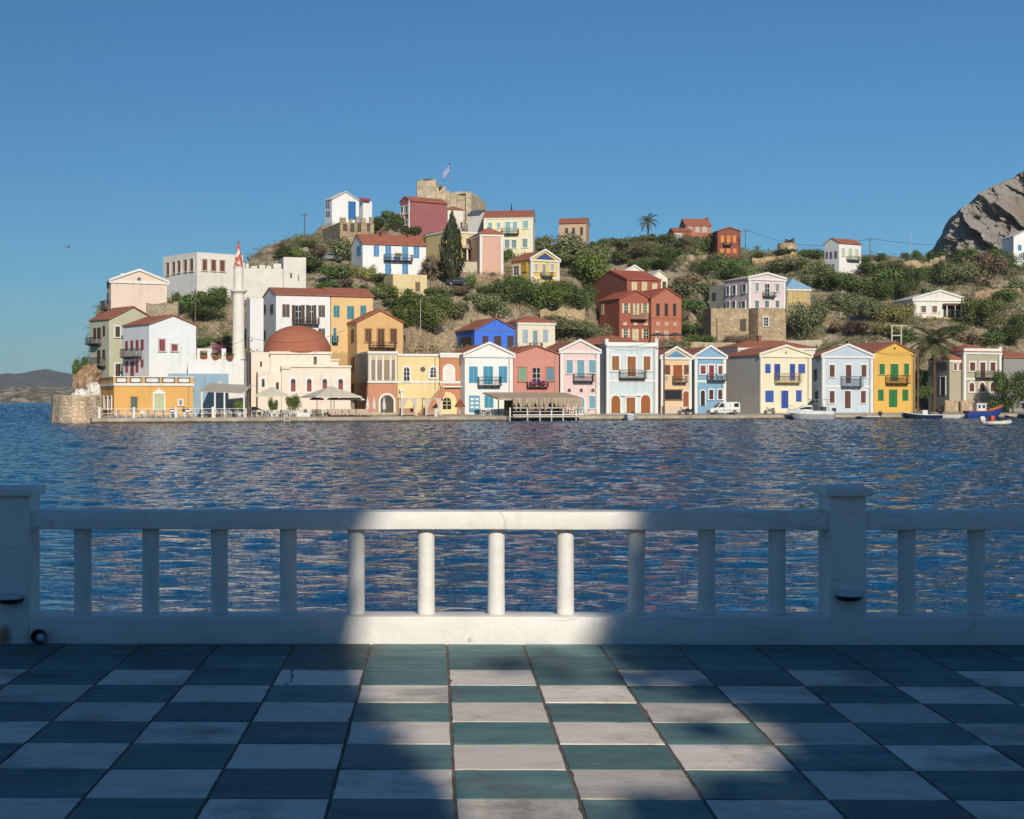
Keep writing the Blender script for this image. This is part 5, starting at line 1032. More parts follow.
    # sealed island per leaf is what the colour variation uses
TM=MB(); TM.tube([(0,0,-.25),(.02,.01,.12),(-.03,.02,.3)],.06,7,.03); TM.tube([(-.01,.01,.16),(.16,.05,.42)],.03,6,.012); TM.tube([(0,.01,.18),(-.17,-.06,.45)],.03,6,.012); TM.tube([(-.02,.02,.28),(.02,-.12,.52)],.025,6,.01)
to=TM.build('trunk',TIMBER); TRM=to.data; bpy.data.objects.remove(to)
PLANTS=[]
LOOK={'g':'dark green','o':'grey-green olive','b':'bright green','r':'dry brownish','y':'yellow-green','m':'magenta flowering'}
def plant(px,py,wp,hp,t,d=None,sx=1):
    p=W(px,py,d) if d else hit(px,py)
    if d: p.z=max(p.z,.8) if d<262 else p.z
    k=p.y/F; w_,h_=wp*k*.5*.92,hp*k*.86
    tree=hp>=22
    root=thing('tree' if tree else 'bush','', 'tree' if tree else 'bush',p,random.uniform(0,6.28),'trees and bushes on the hillside')
    root.scale=(w_,w_*random.uniform(.85,1.1),h_)
    c=bpy.data.objects.new('crown',random.choice(CMB if wp>31 else CM)); col.objects.link(c); c.parent=root
    c.material_slots[0].link='OBJECT'; c.material_slots[0].material=LM[t]
    if tree:
        tr=bpy.data.objects.new('trunk',TRM); col.objects.link(tr); tr.parent=root
    PLANTS.append((root,px,py-hp/2,wp,hp,t,tree)); return root
PL="""283,263,20,16,g 293,257,18,14,o 311,250,14,12,g 341,262,30,26,o 318,259,22,14,r 300,263,18,12,b 286,249,16,10,r 299,248,14,9,g 305,270,24,16,o
312,277,30,20,g 335,279,28,16,g 355,281,16,16,y 370,283,16,18,y 382,287,22,14,g 330,293,30,14,g 355,298,30,14,g 388,300,26,18,b 396,312,26,16,g 404,298,20,12,g 415,312,30,20,b 375,300,22,14,o 345,288,22,10,r
425,331,54,34,b 403,330,28,26,b 455,320,30,20,o 492,323,40,24,o 440,312,26,18,g 433,280,30,26,r 416,277,16,12,o 469,291,16,16,b 476,309,26,14,o 498,308,24,14,o 492,285,16,14,r 485,298,20,12,g 462,300,20,12,r 445,300,22,12,o 430,297,16,9,g
396,233,20,20,g 379,231,18,16,g 411,240,22,14,g 432,248,20,14,g 388,222,14,12,g 420,252,24,10,g
192,313,30,24,g 212,311,32,26,g 226,297,22,18,g 205,322,40,16,g 221,346,28,10,y 222,357,24,12,m 205,353,16,12,g 177,307,10,16,g 236,300,12,12,r
541,246,20,22,o 554,250,18,14,o 572,271,54,38,o 600,300,54,52,b 596,268,30,22,o 520,306,42,30,g 546,314,52,30,b 576,314,44,32,g 503,302,26,24,g 560,302,36,24,b 505,263,18,14,g 538,250,14,12,b 515,292,22,18,b 586,288,34,26,b
598,241,16,12,g 608,246,20,12,o 622,253,26,14,o 634,246,18,10,o 646,242,20,9,o 602,259,16,14,b 622,264,28,14,g 645,263,32,20,o 661,259,24,16,g 672,263,26,14,g 665,246,20,14,g 685,253,32,20,o 707,254,26,20,g 640,274,32,14,g 664,272,32,16,g
735,287,40,32,g 700,277,38,18,g 716,272,26,20,o 690,287,30,14,r 703,298,28,18,o 681,302,30,20,o 669,301,24,14,g 691,314,28,16,g 645,253,22,12,r 632,259,20,10,r
785,257,22,9,g 776,274,28,16,o 796,274,30,18,o 757,262,16,10,g 812,259,26,10,g 826,292,30,20,g 845,292,34,22,g 861,297,30,24,g 821,277,30,18,o 871,277,30,16,g 879,302,32,22,g 851,314,40,24,o 872,322,36,26,o 896,324,42,24,y 859,336,30,16,r 840,332,26,12,r 810,290,24,16,o 838,306,22,12,r
803,341,48,40,o 724,336,36,22,o 736,349,40,16,r 708,333,32,18,g 690,336,26,14,g 702,346,30,12,g 680,324,20,12,r 884,338,30,16,y 905,344,26,16,g
886,290,30,24,g 901,302,36,26,g 915,286,34,22,g 936,284,36,24,g 956,287,40,26,o 986,287,46,36,r 1006,277,40,28,g 966,266,30,18,g 940,263,24,14,g 917,263,13,14,g 905,259,8,8,g 991,263,30,16,g 1010,262,30,16,g 880,263,16,10,g 863,270,22,14,g 1006,302,30,14,g 982,329,46,36,b 1006,346,36,24,g 1019,331,24,18,g 991,347,30,16,g 967,346,30,14,r 955,339,24,14,g 930,300,24,16,o 895,275,24,16,o 1016,292,22,14,o 975,275,26,16,g
565,340,54,24,o 591,343,42,20,o 618,330,14,14,g 545,344,24,12,o"""
for s_ in PL.split():
    a=s_.split(','); plant(*[float(v) for v in a[:4]],a[4])
for a in((1013,409,38,42,'g',250),(1030,409,30,46,'g',252),(925,392,26,28,'g',262),(904+18,400,24,16,'g',258),(1000,409,20,14,'g',252),(79,378,16,24,'g',216)): plant(*a)
# cypress
p=hit(452,284); t=thing('cypress_tree','tall dark cypress in front of the yellow house','cypress',p); k=p.y/F
me=cypress_mesh(3,2600); me.materials.append(lm3('cypress',(.012,.020,.008),(.034,.046,.018),(.07,.08,.032),1.0)); c=bpy.data.objects.new('crown',me); col.objects.link(c); c.parent=t; c.scale=(26*k,26*k,69*k); c.location.z=.3
b=MB(); b.tube([(0,0,-1),(0,0,6)],.3,8,.15); b.build('trunk',TIMBER,t)
p=W(511.5,213,310); t=thing('cypress_tree','small dark cypress tip rising behind the red roof of the cream turquoise house','cypress',(p.x,p.y,ground(p.x,p.y))); hh=W(511.5,205.5,310).z-t.location.z
c=bpy.data.objects.new('crown',me); col.objects.link(c); c.parent=t; c.scale=(1.5,1.5,hh); b=MB(); b.tube([(0,0,-1),(0,0,2)],.15,8,.1); b.build('trunk',TIMBER,t)
# palms
FR=leafmat((.055,.070,.022,1),(.15,.170,.066,1),(.26,.26,.125,1),'palm')
def palm(label,base,crown,rad,seed,n=34,tr=.28):
    r=random.Random(seed); t=thing('palm_tree',label,'palm tree',base); h=crown.z-base.z
    b=MB(); b.tube([(0,0,-.8),(.05,0,h*.5),(0,0,h)],tr,9,tr*.75); b.build('trunk',TIMBER,t)
    m_=MB()
    for i in range(n):
        a=i*2.399+r.uniform(-.2,.2); up=1.25-1.75*(i/n)+r.uniform(-.12,.12); L=rad*r.uniform(.9,1.12); pts=[]
        for j in range(9):
            s_=j/8; e=up-s_*s_*1.25; 
            if j==0: q=Vector((0,0,h))
            else: q=pts[-1]+Vector((math.cos(a)*math.cos(e),math.sin(a)*math.cos(e),math.sin(e)))*L/8
            pts.append(q)
        m_.tube(pts,[.05-.005*j for j in range(9)],4)
        side=Vector((-math.sin(a),math.cos(a),0))
        for j in range(1,17):
            s_=j/17*8; i0=int(s_); q=pts[i0].lerp(pts[min(8,i0+1)],s_-i0); d=(pts[min(8,i0+1)]-pts[i0]).normalized(); ll=L*.26*math.sin(.35+2.5*j/17)
            for sg in(-1,1):
                tip=q+side*sg*ll*.8+d*ll*.55+Vector((0,0,-ll*.28)); wd=d*L*.022; m_.add([q-wd,q+wd,tip+wd*.2,tip-wd*.2],[(0,1,2,3)])
    m_.build('crown',FR,t,recalc=False); return t
p=W(648,238,338); g_=ground(p.x,p.y); palm('single palm standing clear against the sky on the ridge',Vector((p.x,p.y,min(g_,p.z))),W(648,221.5,338),2.7,4,24,.22)
p=W(934,405,257); palm('big palm with arching pale fronds behind the olive grey house',Vector((p.x,p.y,.8)),W(934,343,257),5.0,9,40,.34)
p=W(757,256,347); palm('tiny palm on the ridge between the dark red house and the windmill stub',Vector((p.x,p.y,ground(p.x,p.y))),W(757,248.5,347),1.2,12,18,.12)
# scrub and loose rock over the slope: nobody could count it
def scatter(name,n,mat,seed,zmin,fn,ok=None):
    r=np.random.default_rng(seed); mb=MB(); k=0
    while k<n:
        px=r.uniform(70,1060); py=r.uniform(225,350); d=r.uniform(225,365); x=(px-PX0)*d/F; g0=ground(x,d)
        if g0<zmin or (ok and not ok(px,r)): continue
        fn(mb,Vector((x,d,g0)),r); k+=1
    o=mb.build(name,mat,recalc=False); return tag(o,kind='stuff')
def tuft(mb,p,r):
    s=r.uniform(.4,1.35); 
    for i in range(int(10+16*s)):
        c=p+Vector((r.normal()*s*.55,r.normal()*s*.55,abs(r.normal())*s*.45)); d=Vector(r.normal(size=3)).normalized(); e=d.orthogonal().normalized()*r.uniform(.1,.22); f=d.cross(e); mb.add([c-e,c-f*.6,c+e,c+f*.6],[(0,1,2,3)])
scatter('scrub',4200,LM['o'],3,2.5,tuft); scatter('dry_grass',3600,lm3('golden',(.11,.08,.038),(.22,.165,.085),(.34,.26,.14),1.0),4,2.5,tuft); scatter('undergrowth',3200,LM['g'],5,2.5,tuft,lambda px,r:px>560 or r.uniform()<.45)
def stone(mb,p,r):
    s=r.uniform(.12,.55)*(2 if r.uniform()<.08 else 1); m_=MB(); n=6; P=[]
    for z,k in((-.5,1),(.2,.95),(.75,.5)):
        P.append([(p.x+math.cos(j*1.047+z)*s*k*r.uniform(.7,1.2),p.y+math.sin(j*1.047+z)*s*k*r.uniform(.7,1.2),p.z+z*s*r.uniform(.8,1.2)) for j in range(n)])
    mb.loft(P)
m=NT('loose_stone'); m.color(m.ramp(m.noise(.7,5,.7),[(.3,(.20,.16,.12,1)),(.55,(.40,.34,.26,1)),(.75,(.54,.48,.40,1))])); m.rough(.95)
scatter('rubble',1500,m.mat,6,2.0,stone)
# name every plant by what stands beside it
ORD=['first','second','third','fourth','fifth','sixth','seventh','eighth','ninth','tenth','eleventh','twelfth','thirteenth','fourteenth']
LM_=[l for l in LAND if l[0] not in('x',)]
keys={}
for P_ in PLANTS:
    root,px,py,wp,hp,t_,tree=P_
    best=min(LM_,key=lambda l:math.hypot(l[1]-px,(l[2]-py)*1.4)); dx,dy=px-best[1],py-best[2]
    rel='uphill of' if dy<-14 else ('downhill of' if dy>14 else 'level with'); side=('seaward' if dx<0 else 'cliffward')
    keys.setdefault((LOOK[t_],'tree' if tree else 'bush',rel,best[0],side),[]).append(P_)
for (lk,kind,rel,lm,side),L in keys.items():
    L.sort(key=lambda P_:P_[2])
    for i,P_ in enumerate(L):
        s_='' if len(L)==1 else (['upper','lower'][i]+' ' if len(L)==2 else ORD[i]+' highest ')
        P_[0]['label']=f"{s_}{lk} {kind} {rel} the {lm}, on its {side} side"
# ------------------------------------------------------------------ poles and wires
def pole(px,y0,y1,d,label,r=.11,arms=0,colr='#6b5a4a',zb=None,lean=0):
    p=W(px,y1,d); top=W(px+lean,y0,d); t=thing('utility_pole',label,'utility pole',p,0,'utility poles')
    b=MB(); h=top-p; b.tube([(0,0,-1),(h.x,0,h.z)],r,8,r*.7); b.build('pole',paint(colr),t)
    b=MB(); 
    b.box(h.x-.55,h.x+.55,-.06,.06,h.z-.55,h.z-.45)
    for a in(-.5,0,.5): b.tube([(h.x+a,0,h.z-.45),(h.x+a,0,h.z-.25)],.05,6)
    b.build('crossarm',paint('#4d4740'),t); return top
A=pole(304.5,213,246,276,'utility pole standing against the sky beside the hilltop stone ruin'); pole(430.5,264,296,252,'wooden pole between the low yellow building and the cypress')
B=pole(745.5,229,258,343,'thin pole on the skyline beside the dark red house',.1); C=pole(870,238,263,342,'thin pole on the skyline beside the tall white ridge house',.1); pole(195.3,289,330,229,'dark wooden pole in the greenery between the white block and the minaret')
Dp=pole(248.3,337,414,200,'wooden pole on the quay between the minaret and the mosque',.13); E=pole(664,338,414,df(664,6),'tall brown pole on the quay before the peach blue-pediment house',.15,colr='#7a5a45'); G=pole(918,349,410,df(918,8),'tall brown pole on the quay beside the bright yellow house',.15,colr='#7a5d4c')
p=W(896,346,264); t=thing('utility_pole','white double-legged pole frame rising behind the bright yellow house','utility pole',p,0,'utility poles')
b=MB(); k=264/F
for x in(-4.2,5.2): b.tube([(x*k,0,-6),(x*k,0,20.5*k)],.13,8)
b.build('pole',plaster('#cfc6b8'),t); b=MB(); b.box(-4.6*k,5.6*k,-.08,.08,10*k,11*k); b.box(-6*k,11*k,-.08,.08,20*k,20.8*k); b.build('crossarm',plaster('#cfc6b8'),t)
p=W(910.5,262,350); t=thing('mast','thin pale radio mast on the ridge under the cliff','mast',p); b=MB(); b.tube([(0,0,-1),(0,0,29*350/F)],.07,6,.04); o=b.build('pole',plaster('#c9ccd0'),t)
for i,x in enumerate((420.5,)): 
    p=W(x,350,238); t=thing('mast','thin pale mast rising behind the cream arched-window house','mast',p); b=MB(); b.tube([(0,0,-1),(0,0,50*238/F)],.06,6,.04); b.build('pole',plaster('#cfcac0'),t)
def wire(a,b_,sag,label,r=.022):
    pts=[]
    for i in range(25):
        u=i/24; q=a.lerp(b_,u); q.z-=sag*4*u*(1-u); pts.append(q-a)
    m_=MB(); m_.tube(pts,r,4); o=m_.build('cable',IRON); o.location=a; return tag(o,label,'cable','overhead cables')
wire(B,C,2.6,'overhead cable sagging between the two thin skyline poles',.035); wire(C,W(1010,240,372),1.4,'overhead cable running from the ridge pole to the cliff',.035)
wire(Dp,W(345,330,215),1.2,'overhead cable from the quay pole across the mosque dome'); wire(Dp,W(197,345,204),.8,'overhead cable from the quay pole past the minaret to the terrace wall'); wire(E,W(600,346,df(600)),.6,'overhead cable from the tall brown pole across the pale blue mansion'); wire(E,W(700,352,df(700)),.4,'overhead cable from the tall brown pole to the sky blue house'); wire(G,W(875,352,df(875)),.5,'overhead cable from the brown pole to the bright yellow house')
# ------------------------------------------------------------------ quayside railings, cafes
def QW(px,o,z=None):                               # a point on the quay o metres behind its edge
    d=dq(px)+o; x=(px-PX0)*d/F; return Vector((x,d,quay_z(x,d) if z is None else z))
t=thing('railing','white railing with square posts along the quay before the golden seafront house','railing',(0,0,0)); pr=W(0,0,1)
pts=[QW(px,.35) for px in(99.5,134,176,213,246)]; pb=MB()
for i,p in enumerate(pts):
    b=MB(); h=1.35 if i<4 else 1.15; w_=.21 if i in(0,1,2,3) else .1; b.box(p.x-w_/1.4,p.x+w_/1.4,p.y-w_/2,p.y+w_/2,p.z,p.z+h); b.build('post',WHITE,t)
b=MB()
for a,c_ in zip(pts,pts[1:]):
    for z in(.55,1.12):
        b.tube([a+Vector((0,0,z)),c_+Vector((0,0,z))],.038,6)
    for k in range(1,4):
        q=a.lerp(c_,k/4); b.tube([q,q+Vector((0,0,1.12))],.03,6)
b.build('rail',WHITE,t)
CANV=plaster('#d8ccb4'); CHW=paint('#dedad0'); 
def parasol(px,o,wpx,ytop,yedge,label,colr=None,square=True,group='cafe parasols'):
    p=QW(px,o); t=thing('parasol',label,'parasol',p,R(random.uniform(5,30)),group); k=p.y/F
    zt=CZ+(PY0-ytop)*k-p.z; ze=CZ+(PY0-yedge)*k-p.z; r=wpx*k/2*(1.1 if square else 1); n=4 if square else 8
    b=MB(); b.tube([(0,0,0),(0,0,zt)],.05,8); b.build('pole',CHW,t)
    b=MB(); P=[(r*math.cos(2*math.pi*i/n+.785),r*math.sin(2*math.pi*i/n+.785)) for i in range(n)]
    top=[(0,0,zt)]; vs=top+[(x,y,ze) for x,y in P]+[(x,y,ze-.16) for x,y in P]+[(0,0,zt-.05)]
    fs=[(0,1+i,1+(i+1)%n) for i in range(n)]+[(1+i,1+n+i,1+n+(i+1)%n,1+(i+1)%n) for i in range(n)]+[(1+2*n,1+n+(i+1)%n,1+n+i) for i in range(n)]
    b.add(vs,fs); b.build('canopy',colr or CANV,t); b=MB(); b.box(-.35,.35,-.35,.35,0,.09); b.build('base',paint('#8b8780'),t); return t
parasol(272,5,46,386.5,395.5,'big cream square parasol beside the quay pole'); parasol(331,5.5,62,386,396.5,'widest cream square parasol, before the four arched mosque windows')
parasol(351,4.5,30,394,399,'cream square parasol at the arcade end of the mosque'); parasol(317,7.5,15,396.2,398.8,'small brown parasol under the widest cream one, nearer the minaret',paint('#6a4a37'),False); parasol(334,8,14,396.2,398.8,'small brown parasol under the widest cream one, nearer the arcade',paint('#6a4a37'),False)
parasol(455+5,6,0.1+11,398,406,'squat rust-brown parasol before the orange stair house',paint('#8f4e35'),False)
for px,l in((367.5,'closed white parasol before the veranda side wall'),(384,'closed white parasol in front of the arched arcade'),(374,'closed white parasol between two others by the arcade corner')):
    p=QW(px,3.5); t=thing('closed_parasol',l,'parasol',p,0,'closed parasols'); b=MB(); b.lathe([(.05,0),(.05,.8),(.26,.9),(.24,1.5),(.12,2.1),(.03,2.6)],10); b.build('canopy',CHW,t); b=MB(); b.box(-.3,.3,-.3,.3,0,.09); b.build('base',paint('#8b8780'),t)
# pergola by the golden house
t=thing('pergola','pale canvas pergola on white posts beside the golden seafront house','pergola',QW(219,3)); o0=t.location
b=MB(); a0,a1=QW(199,.9)-o0,QW(245,.9)-o0
zr=CZ+(PY0-391)*o0.y/F-o0.z
b.add([(a0.x,a0.y,zr-.1),(a1.x,a1.y,zr-.35),(a1.x+.2,a1.y+6,zr+.75),(a0.x+.5,a0.y+6,zr+.95),(a0.x,a0.y,zr-.02),(a1.x,a1.y,zr-.27),(a1.x+.2,a1.y+6,zr+.83),(a0.x+.5,a0.y+6,zr+1.03)],[(0,3,2,1),(4,5,6,7),(0,1,5,4),(1,2,6,5),(2,3,7,6),(3,0,4,7)]); b.build('canopy',plaster('#bcae9a'),t)
for px in(202,215,224.5,244):
    p=QW(px,1.0)-o0; b=MB(); b.box(p.x-.1,p.x+.1,p.y-.1,p.y+.1,-.1,zr-.12); b.build('post',WHITE,t)
# chairs and tables
def chair_mesh():
    b=MB(); b.box(-.23,.23,-.23,.23,.42,.47); b.box(-.23,.23,.19,.23,.47,.9)
    for x in(-.2,.2):
        for y in(-.2,.2): b.box(x-.025,x+.025,y-.025,y+.025,0,.42)
    return b
cp_=chair_mesh().build('chair',CHW); CHM=cp_.data; bpy.data.objects.remove(cp_)
tb_=MB(); tb_.box(-.42,.42,-.42,.42,.71,.75); tb_.box(-.35,.35,-.35,.35,.63,.705)
for x in(-.36,.36):
    for y in(-.36,.36): tb_.box(x-.03,x+.03,y-.03,y+.03,0,.63)
x_=tb_.build('table',CHW); TBM=x_.data; bpy.data.objects.remove(x_)
def seat(mesh,name,label,p,rz,mat,group):
    o=bpy.data.objects.new(name,mesh); col.objects.link(o); o.location=p; o.rotation_euler=(0,0,rz); o.material_slots[0].link='OBJECT'; o.material_slots[0].material=mat; return tag(o,label,name,group)
DKB,REDC,BLUEC=paint('#3f4a55'),paint('#a34a45'),paint('#5f7f9a')
zones=[(107,196,1.4,6,WHITE,'at the golden seafront house'),(203,246,1.3,9,CHW,'under the pergola'),(252,292,1.4,8,CHW,'at the mosque cafe'),(298,352,3.0,6,paint('#8b7d6c'),'under the widest parasol')]
for x0,x1,o,n,mt,wh_ in zones:
    for i in range(n):
        px=x0+(x1-x0)*(i+.5)/n; p=QW(px,o+random.uniform(0,1.6)); seat(TBM,'table','small square cafe table '+wh_,p,random.uniform(-.1,.1),CHW,'cafe tables '+wh_)
        for k in range(3):
            a=random.uniform(0,6.28) if k else 0; q=p+Vector((math.cos(a+k*2)*.75,math.sin(a+k*2)*.6,0)); mm=random.choice((mt,mt,DKB,REDC) if 'pergola' in wh_ else ((mt,BLUEC,mt) if 'golden' in wh_ else (mt,mt,DKB)))
            seat(CHM,'chair','small four-legged cafe chair '+wh_,q,a+k*2+1.57,mm,'cafe chairs '+wh_)
for i,px in enumerate((333,340,347,354,361,367)):
    p=QW(px,1.5); t=thing('lounge_chair','low beige lounge chair facing the water before the mosque','lounge chair',p,R(20),'beige lounge chairs'); b=MB(); b.box(-.42,.42,-.7,.7,.22,.38); b.prism([(.5,.38),(.62,.38),(.95,.95),(.83,.98)],-.42,.42,lambda p_,q_,t_:(t_,p_,q_)); b.build('cushion',plaster('#bfa68c'),t)
    b=MB()
    for x in(-.36,.36):
        for y in(-.6,.6): b.box(x-.04,x+.04,y-.04,y+.04,0,.22)
    b.build('legs',TIMBER,t)
for px,l in((407.5,'curtained cream daybed canopy under the cream arched-window house'),(431.5,'curtained cream daybed canopy at the foot of the orange stair')):
    p=QW(px,4.2); t=thing('canopy_bed',l,'daybed',p,R(12),'curtained daybeds'); w_=1.05; hh=2.25
    for sx in(-1,1):
        for sy in(-1,1):
            b=MB(); b.box(sx*w_-.05,sx*w_+.05,sy*w_-.05,sy*w_+.05,0,hh); b.build('post',CHW,t)
    b=MB(); b.box(-w_-.08,w_+.08,-w_-.08,w_+.08,hh,hh+.12); b.build('canopy',plaster('#c9b9a4'),t)
    for sx in(-1,1):
        b=MB(); b.loft([[(sx*(w_-.02),-w_-.1,z),(sx*(w_-k),-w_-.14,z),(sx*(w_-k),-w_-.06,z),(sx*(w_-.02),-w_-.02,z)] for z,k in((hh-.02,.75),(1.5,.5),(1.0,.25),(.6,.22),(.1,.35))]); b.build('curtain',plaster('#cdbfae'),t)
    b=MB(); b.box(-w_+.1,w_-.1,-w_+.1,w_-.1,.1,.5); b.box(-w_+.1,w_-.1,w_-.4,w_-.1,.5,1.0); b.build('mattress',plaster('#b98d72'),t)
b=MB(); 
for px,l in((298.5,'long low white planter bench on the quay before the potted trees'),):
    p=QW(310,.8); q=QW(297,.8); b=MB(); b.box(q.x-p.x,0,-.3,.3,0,.55); o=b.build('planter',WHITE,None,bevel=.03); o.location=p; tag(o,l,'planter')
def potted(px,o,hpx,label,wpx=12):
    p=QW(px,o); t=thing('potted_plant',label,'potted plant',p,0,'potted plants on the quay'); k=p.y/F
    b=MB(); b.lathe([(.28,0),(.38,.5),(.4,.55),(.34,.55),(.3,.45)],14); b.build('pot',WHITE,t)
    c=bpy.data.objects.new('crown',random.choice(CM)); col.objects.link(c); c.parent=t; c.location.z=.5; c.scale=(wpx*k*.5,wpx*k*.5,hpx*k-.5); c.material_slots[0].link='OBJECT'; c.material_slots[0].material=LM['b']
    b=MB(); b.tube([(0,0,.4),(0,0,1.2)],.05,6); b.build('trunk',TIMBER,t)
potted(294,2,21,'dense potted tree before the lit mosque wall',15); potted(272.5,2,18,'slim potted tree under the big cream parasol',10); potted(240,2.5,16,'potted shrub at the foot of the quay pole',12); potted(185,4,9,'potted shrub beside the pointed doorway of the golden house',7); potted(174,4,8,'low potted shrub between doorway and small window of the golden house',7); potted(523-14,3.5,14,'potted shrub at the end of the thatched cafe',8)
# thatched cafe on a deck over the water
t=thing('thatched_cafe','thatched cafe on a white railed deck over the water before the salmon house','cafe',QW(540,0)); o0=t.location; rz=Vector((QD.x,QD.y,0)).normalized(); rn=Vector((-rz.y,rz.x,0)); rot=Matrix.Rotation(QT,4,'Z'); t.rotation_euler=(0,0,QT); k=o0.y/F
def cu(px,o=0):                                    # local coordinate along the deck
    kk=(px-PX0)/F; y0=o0.y+rn.y*o; x0=o0.x+rn.x*o; return (kk*y0-x0)/(rz.x-kk*rz.y)
def czz(py): return CZ+(PY0-py)*k-o0.z
u0,u1=cu(508),cu(578); 
b=MB(); b.box(u0,u1,-1.6,2.5,-.15,.02); b.build('deck',paint('#c9c0b0'),t)
for px in(510,527.5,540,551.5,563,576):
    u=cu(px,-1.5); b=MB(); b.box(u-.08,u+.08,-1.55,-1.4,-1.8,1.2); b.build('post',WHITE,t)
b=MB(); b.box(u0,u1,-1.62,-1.5,1.08,1.2); b.box(u0,u1,-1.6,-1.52,.12,.26); b.box(u0,u1,-1.58,-1.54,.6,.66)
b.build('railing',WHITE,t)
zt=czz(396.3); v0,v1=cu(494),cu(576.5)
m=NT('thatch'); m.color(m.ramp(m.noise(1,5,.7,m.mapping((9,9,.7))),[(.3,(.20,.15,.10,1)),(.55,(.44,.35,.25,1)),(.75,(.60,.51,.39,1))])); m.rough(.95); THATCH=m.mat
b=MB(); b.add([(v0,-1.3,zt-.5),(v1,-1.7,zt-.225),(v1,3.5,zt+.35),(v0,3.5,zt+.35),(v0,-1.3,zt-.225),(v1,-1.7,zt-.15),(v1,3.5,zt+.55),(v0,3.5,zt+.55)],[(0,3,2,1),(4,5,6,7),(0,1,5,4),(1,2,6,5),(2,3,7,6),(3,0,4,7)]); b.build('thatch_roof',THATCH,t)
b=MB(); rr=random.Random(4); u=cu(507)
while u<v1-.1:
    wd=rr.uniform(.08,.3); L=rr.uniform(.7,2.1); y=-1.74+rr.uniform(-.08,.12); b.loft([[(u,y,zt-.22),(u+wd,y,zt-.22),(u+wd,y+.06,zt-.22),(u,y+.06,zt-.22)],[(u+.03,y,zt-.22-L*.7),(u+wd-.02,y-.05,zt-.22-L*.7),(u+wd-.02,y+.03,zt-.22-L*.7),(u+.03,y+.06,zt-.22-L*.7)],[(u+wd*.4,y,zt-.22-L),(u+wd*.6,y,zt-.22-L),(u+wd*.6,y+.02,zt-.22-L),(u+wd*.4,y+.02,zt-.22-L)]]); u+=wd*rr.uniform(.5,1.0)
b.build('thatch_fringe',THATCH,t)
for px in(512,528,545,561,575):
    u=cu(px,-.9); b=MB(); b.tube([(u,-.9,0),(u,-.9,zt-.2)],.07,7); b.build('roof_post',TIMBER,t); b=MB(); b.tube([(u,3.2,0),(u,3.2,zt+.3)],.07,7); b.build('roof_post',TIMBER,t)
b=MB(); b.box(u0+1,u1-.5,3.0,3.2,0,2.2); b.build('back_wall',paint('#7c6350'),t)
for i in range(8):
    u=u0+1+(u1-u0-2)*i/7; p=t.matrix_basis@Vector((0,0,0)); p=o0+rz*u+rn*random.uniform(-.4,.9)+Vector((0,0,.02)); seat(TBM,'table','small cafe table on the thatched cafe deck',p,QT,TIMBER,'tables on the thatched deck')
    for sg in(-.72,.72): seat(CHM,'chair','wooden cafe chair on the thatched cafe deck',p+rz*sg,QT+(1.57 if sg<0 else -1.57),TIMBER,'chairs on the thatched deck')
for px,l in((487,'white table before the white blue-shutter house'),(583,'white table beside the pale pink house door')):
    p=QW(px,3); seat(TBM,'table',l,p,QT,WHITE,None)
    for sg,w2 in((-.75,'seaward'),(.75,'landward')): seat(CHM,'chair','white plastic chair at the '+l.split(' before')[0].split(' beside')[0]+(' of the white blue-shutter house' if px<500 else ' of the pale pink house'),p+rz*sg,QT+(1.57 if sg<0 else -1.57),WHITE,'white chairs '+str('by the blue shutters' if px<500 else 'by the pink house'))
p=QW(436,.3); b=MB(); b.box(-.22,.22,-.2,.2,-.9,1.1); o=b.build('mooring_post',plaster('#d9d2c4'),None,bevel=.03); o.location=p; tag(o,'stout white mooring post on the quay edge below the orange stair','mooring post')
for px,l in((284.5,'ladder going into the water below the mosque cafe'),):
    p=QW(287,-.12,0); t=thing('ladder',l,'ladder',p,R(10)); b=MB(); b.tube([(-.35,0,-1),(-.35,0,1.3),(-.35,.5,1.5)],.05,6); b.tube([(.35,0,-1),(.35,0,1.3),(.35,.5,1.5)],.05,6); b.build('stringer',CHW,t)
    b=MB(); 
    for z in(-.6,-.2,.2,.6): b.tube([(-.35,0,z),(.35,0,z)],.04,6)
    b.build('steps',CHW,t)
# parasols of the terrace behind the mansion
for px,l in((658,'flat dark grey parasol on the terrace of the brick red mansion, seaward'),(675,'flat dark grey parasol on the terrace of the brick red mansion, landward')):
    p=W(px,345,262); t=thing('parasol',l,'parasol',p,R(20)); k=262/F; b=MB(); b.tube([(0,0,-1),(0,0,11*k)],.06,8); b.build('pole',DARK,t); b=MB(); b.lathe([(9.5*k,9.4*k),(9.4*k,9.8*k),(.3,12*k),(.05,12.3*k)],8); b.build('canopy',paint('#4c4a4a'),t)
# ------------------------------------------------------------------ vehicles
def wheel(t,x,y,r,w_,name='wheel'):
    b=MB(); P=[(r*.62,-w_/2),(r*.97,-w_/2),(r,-w_/4),(r,w_/4),(r*.97,w_/2),(r*.62,w_/2)]; m_=MB(); m_.lathe(P,18)
    b.add([(x+p[0],y+p[2],r+p[1]) for p in m_.v],m_.f); o=b.build(name,paint('#1d1d1e'),t); c=MB(); m_=MB(); m_.lathe([(r*.6,-w_/2-.01),(r*.6,w_/2+.01)],14); c.add([(x+p[0],y+p[2],r+p[1]) for p in m_.v],m_.f); c.build('rim',paint('#9a9c9e',.9,.3,.6),o); return o
p=QW(723.5,4.2); t=thing('van','white delivery van parked on the quay before the flank of the cream house','van',p,R(8)); VW=paint('#e6e5e0',.95,.3)
S=p.y/F; Lv=31*S; b=MB(); hw_=.84
prof=[(0,.28),(0,.62),(.10,.82),(.95,1.02),(1.55,1.72),(1.85,1.84),(4.15,1.84),(4.28,1.7),(4.32,.9),(4.32,.3)]
prof=[(x*Lv/4.32-Lv/2,z) for x,z in prof]
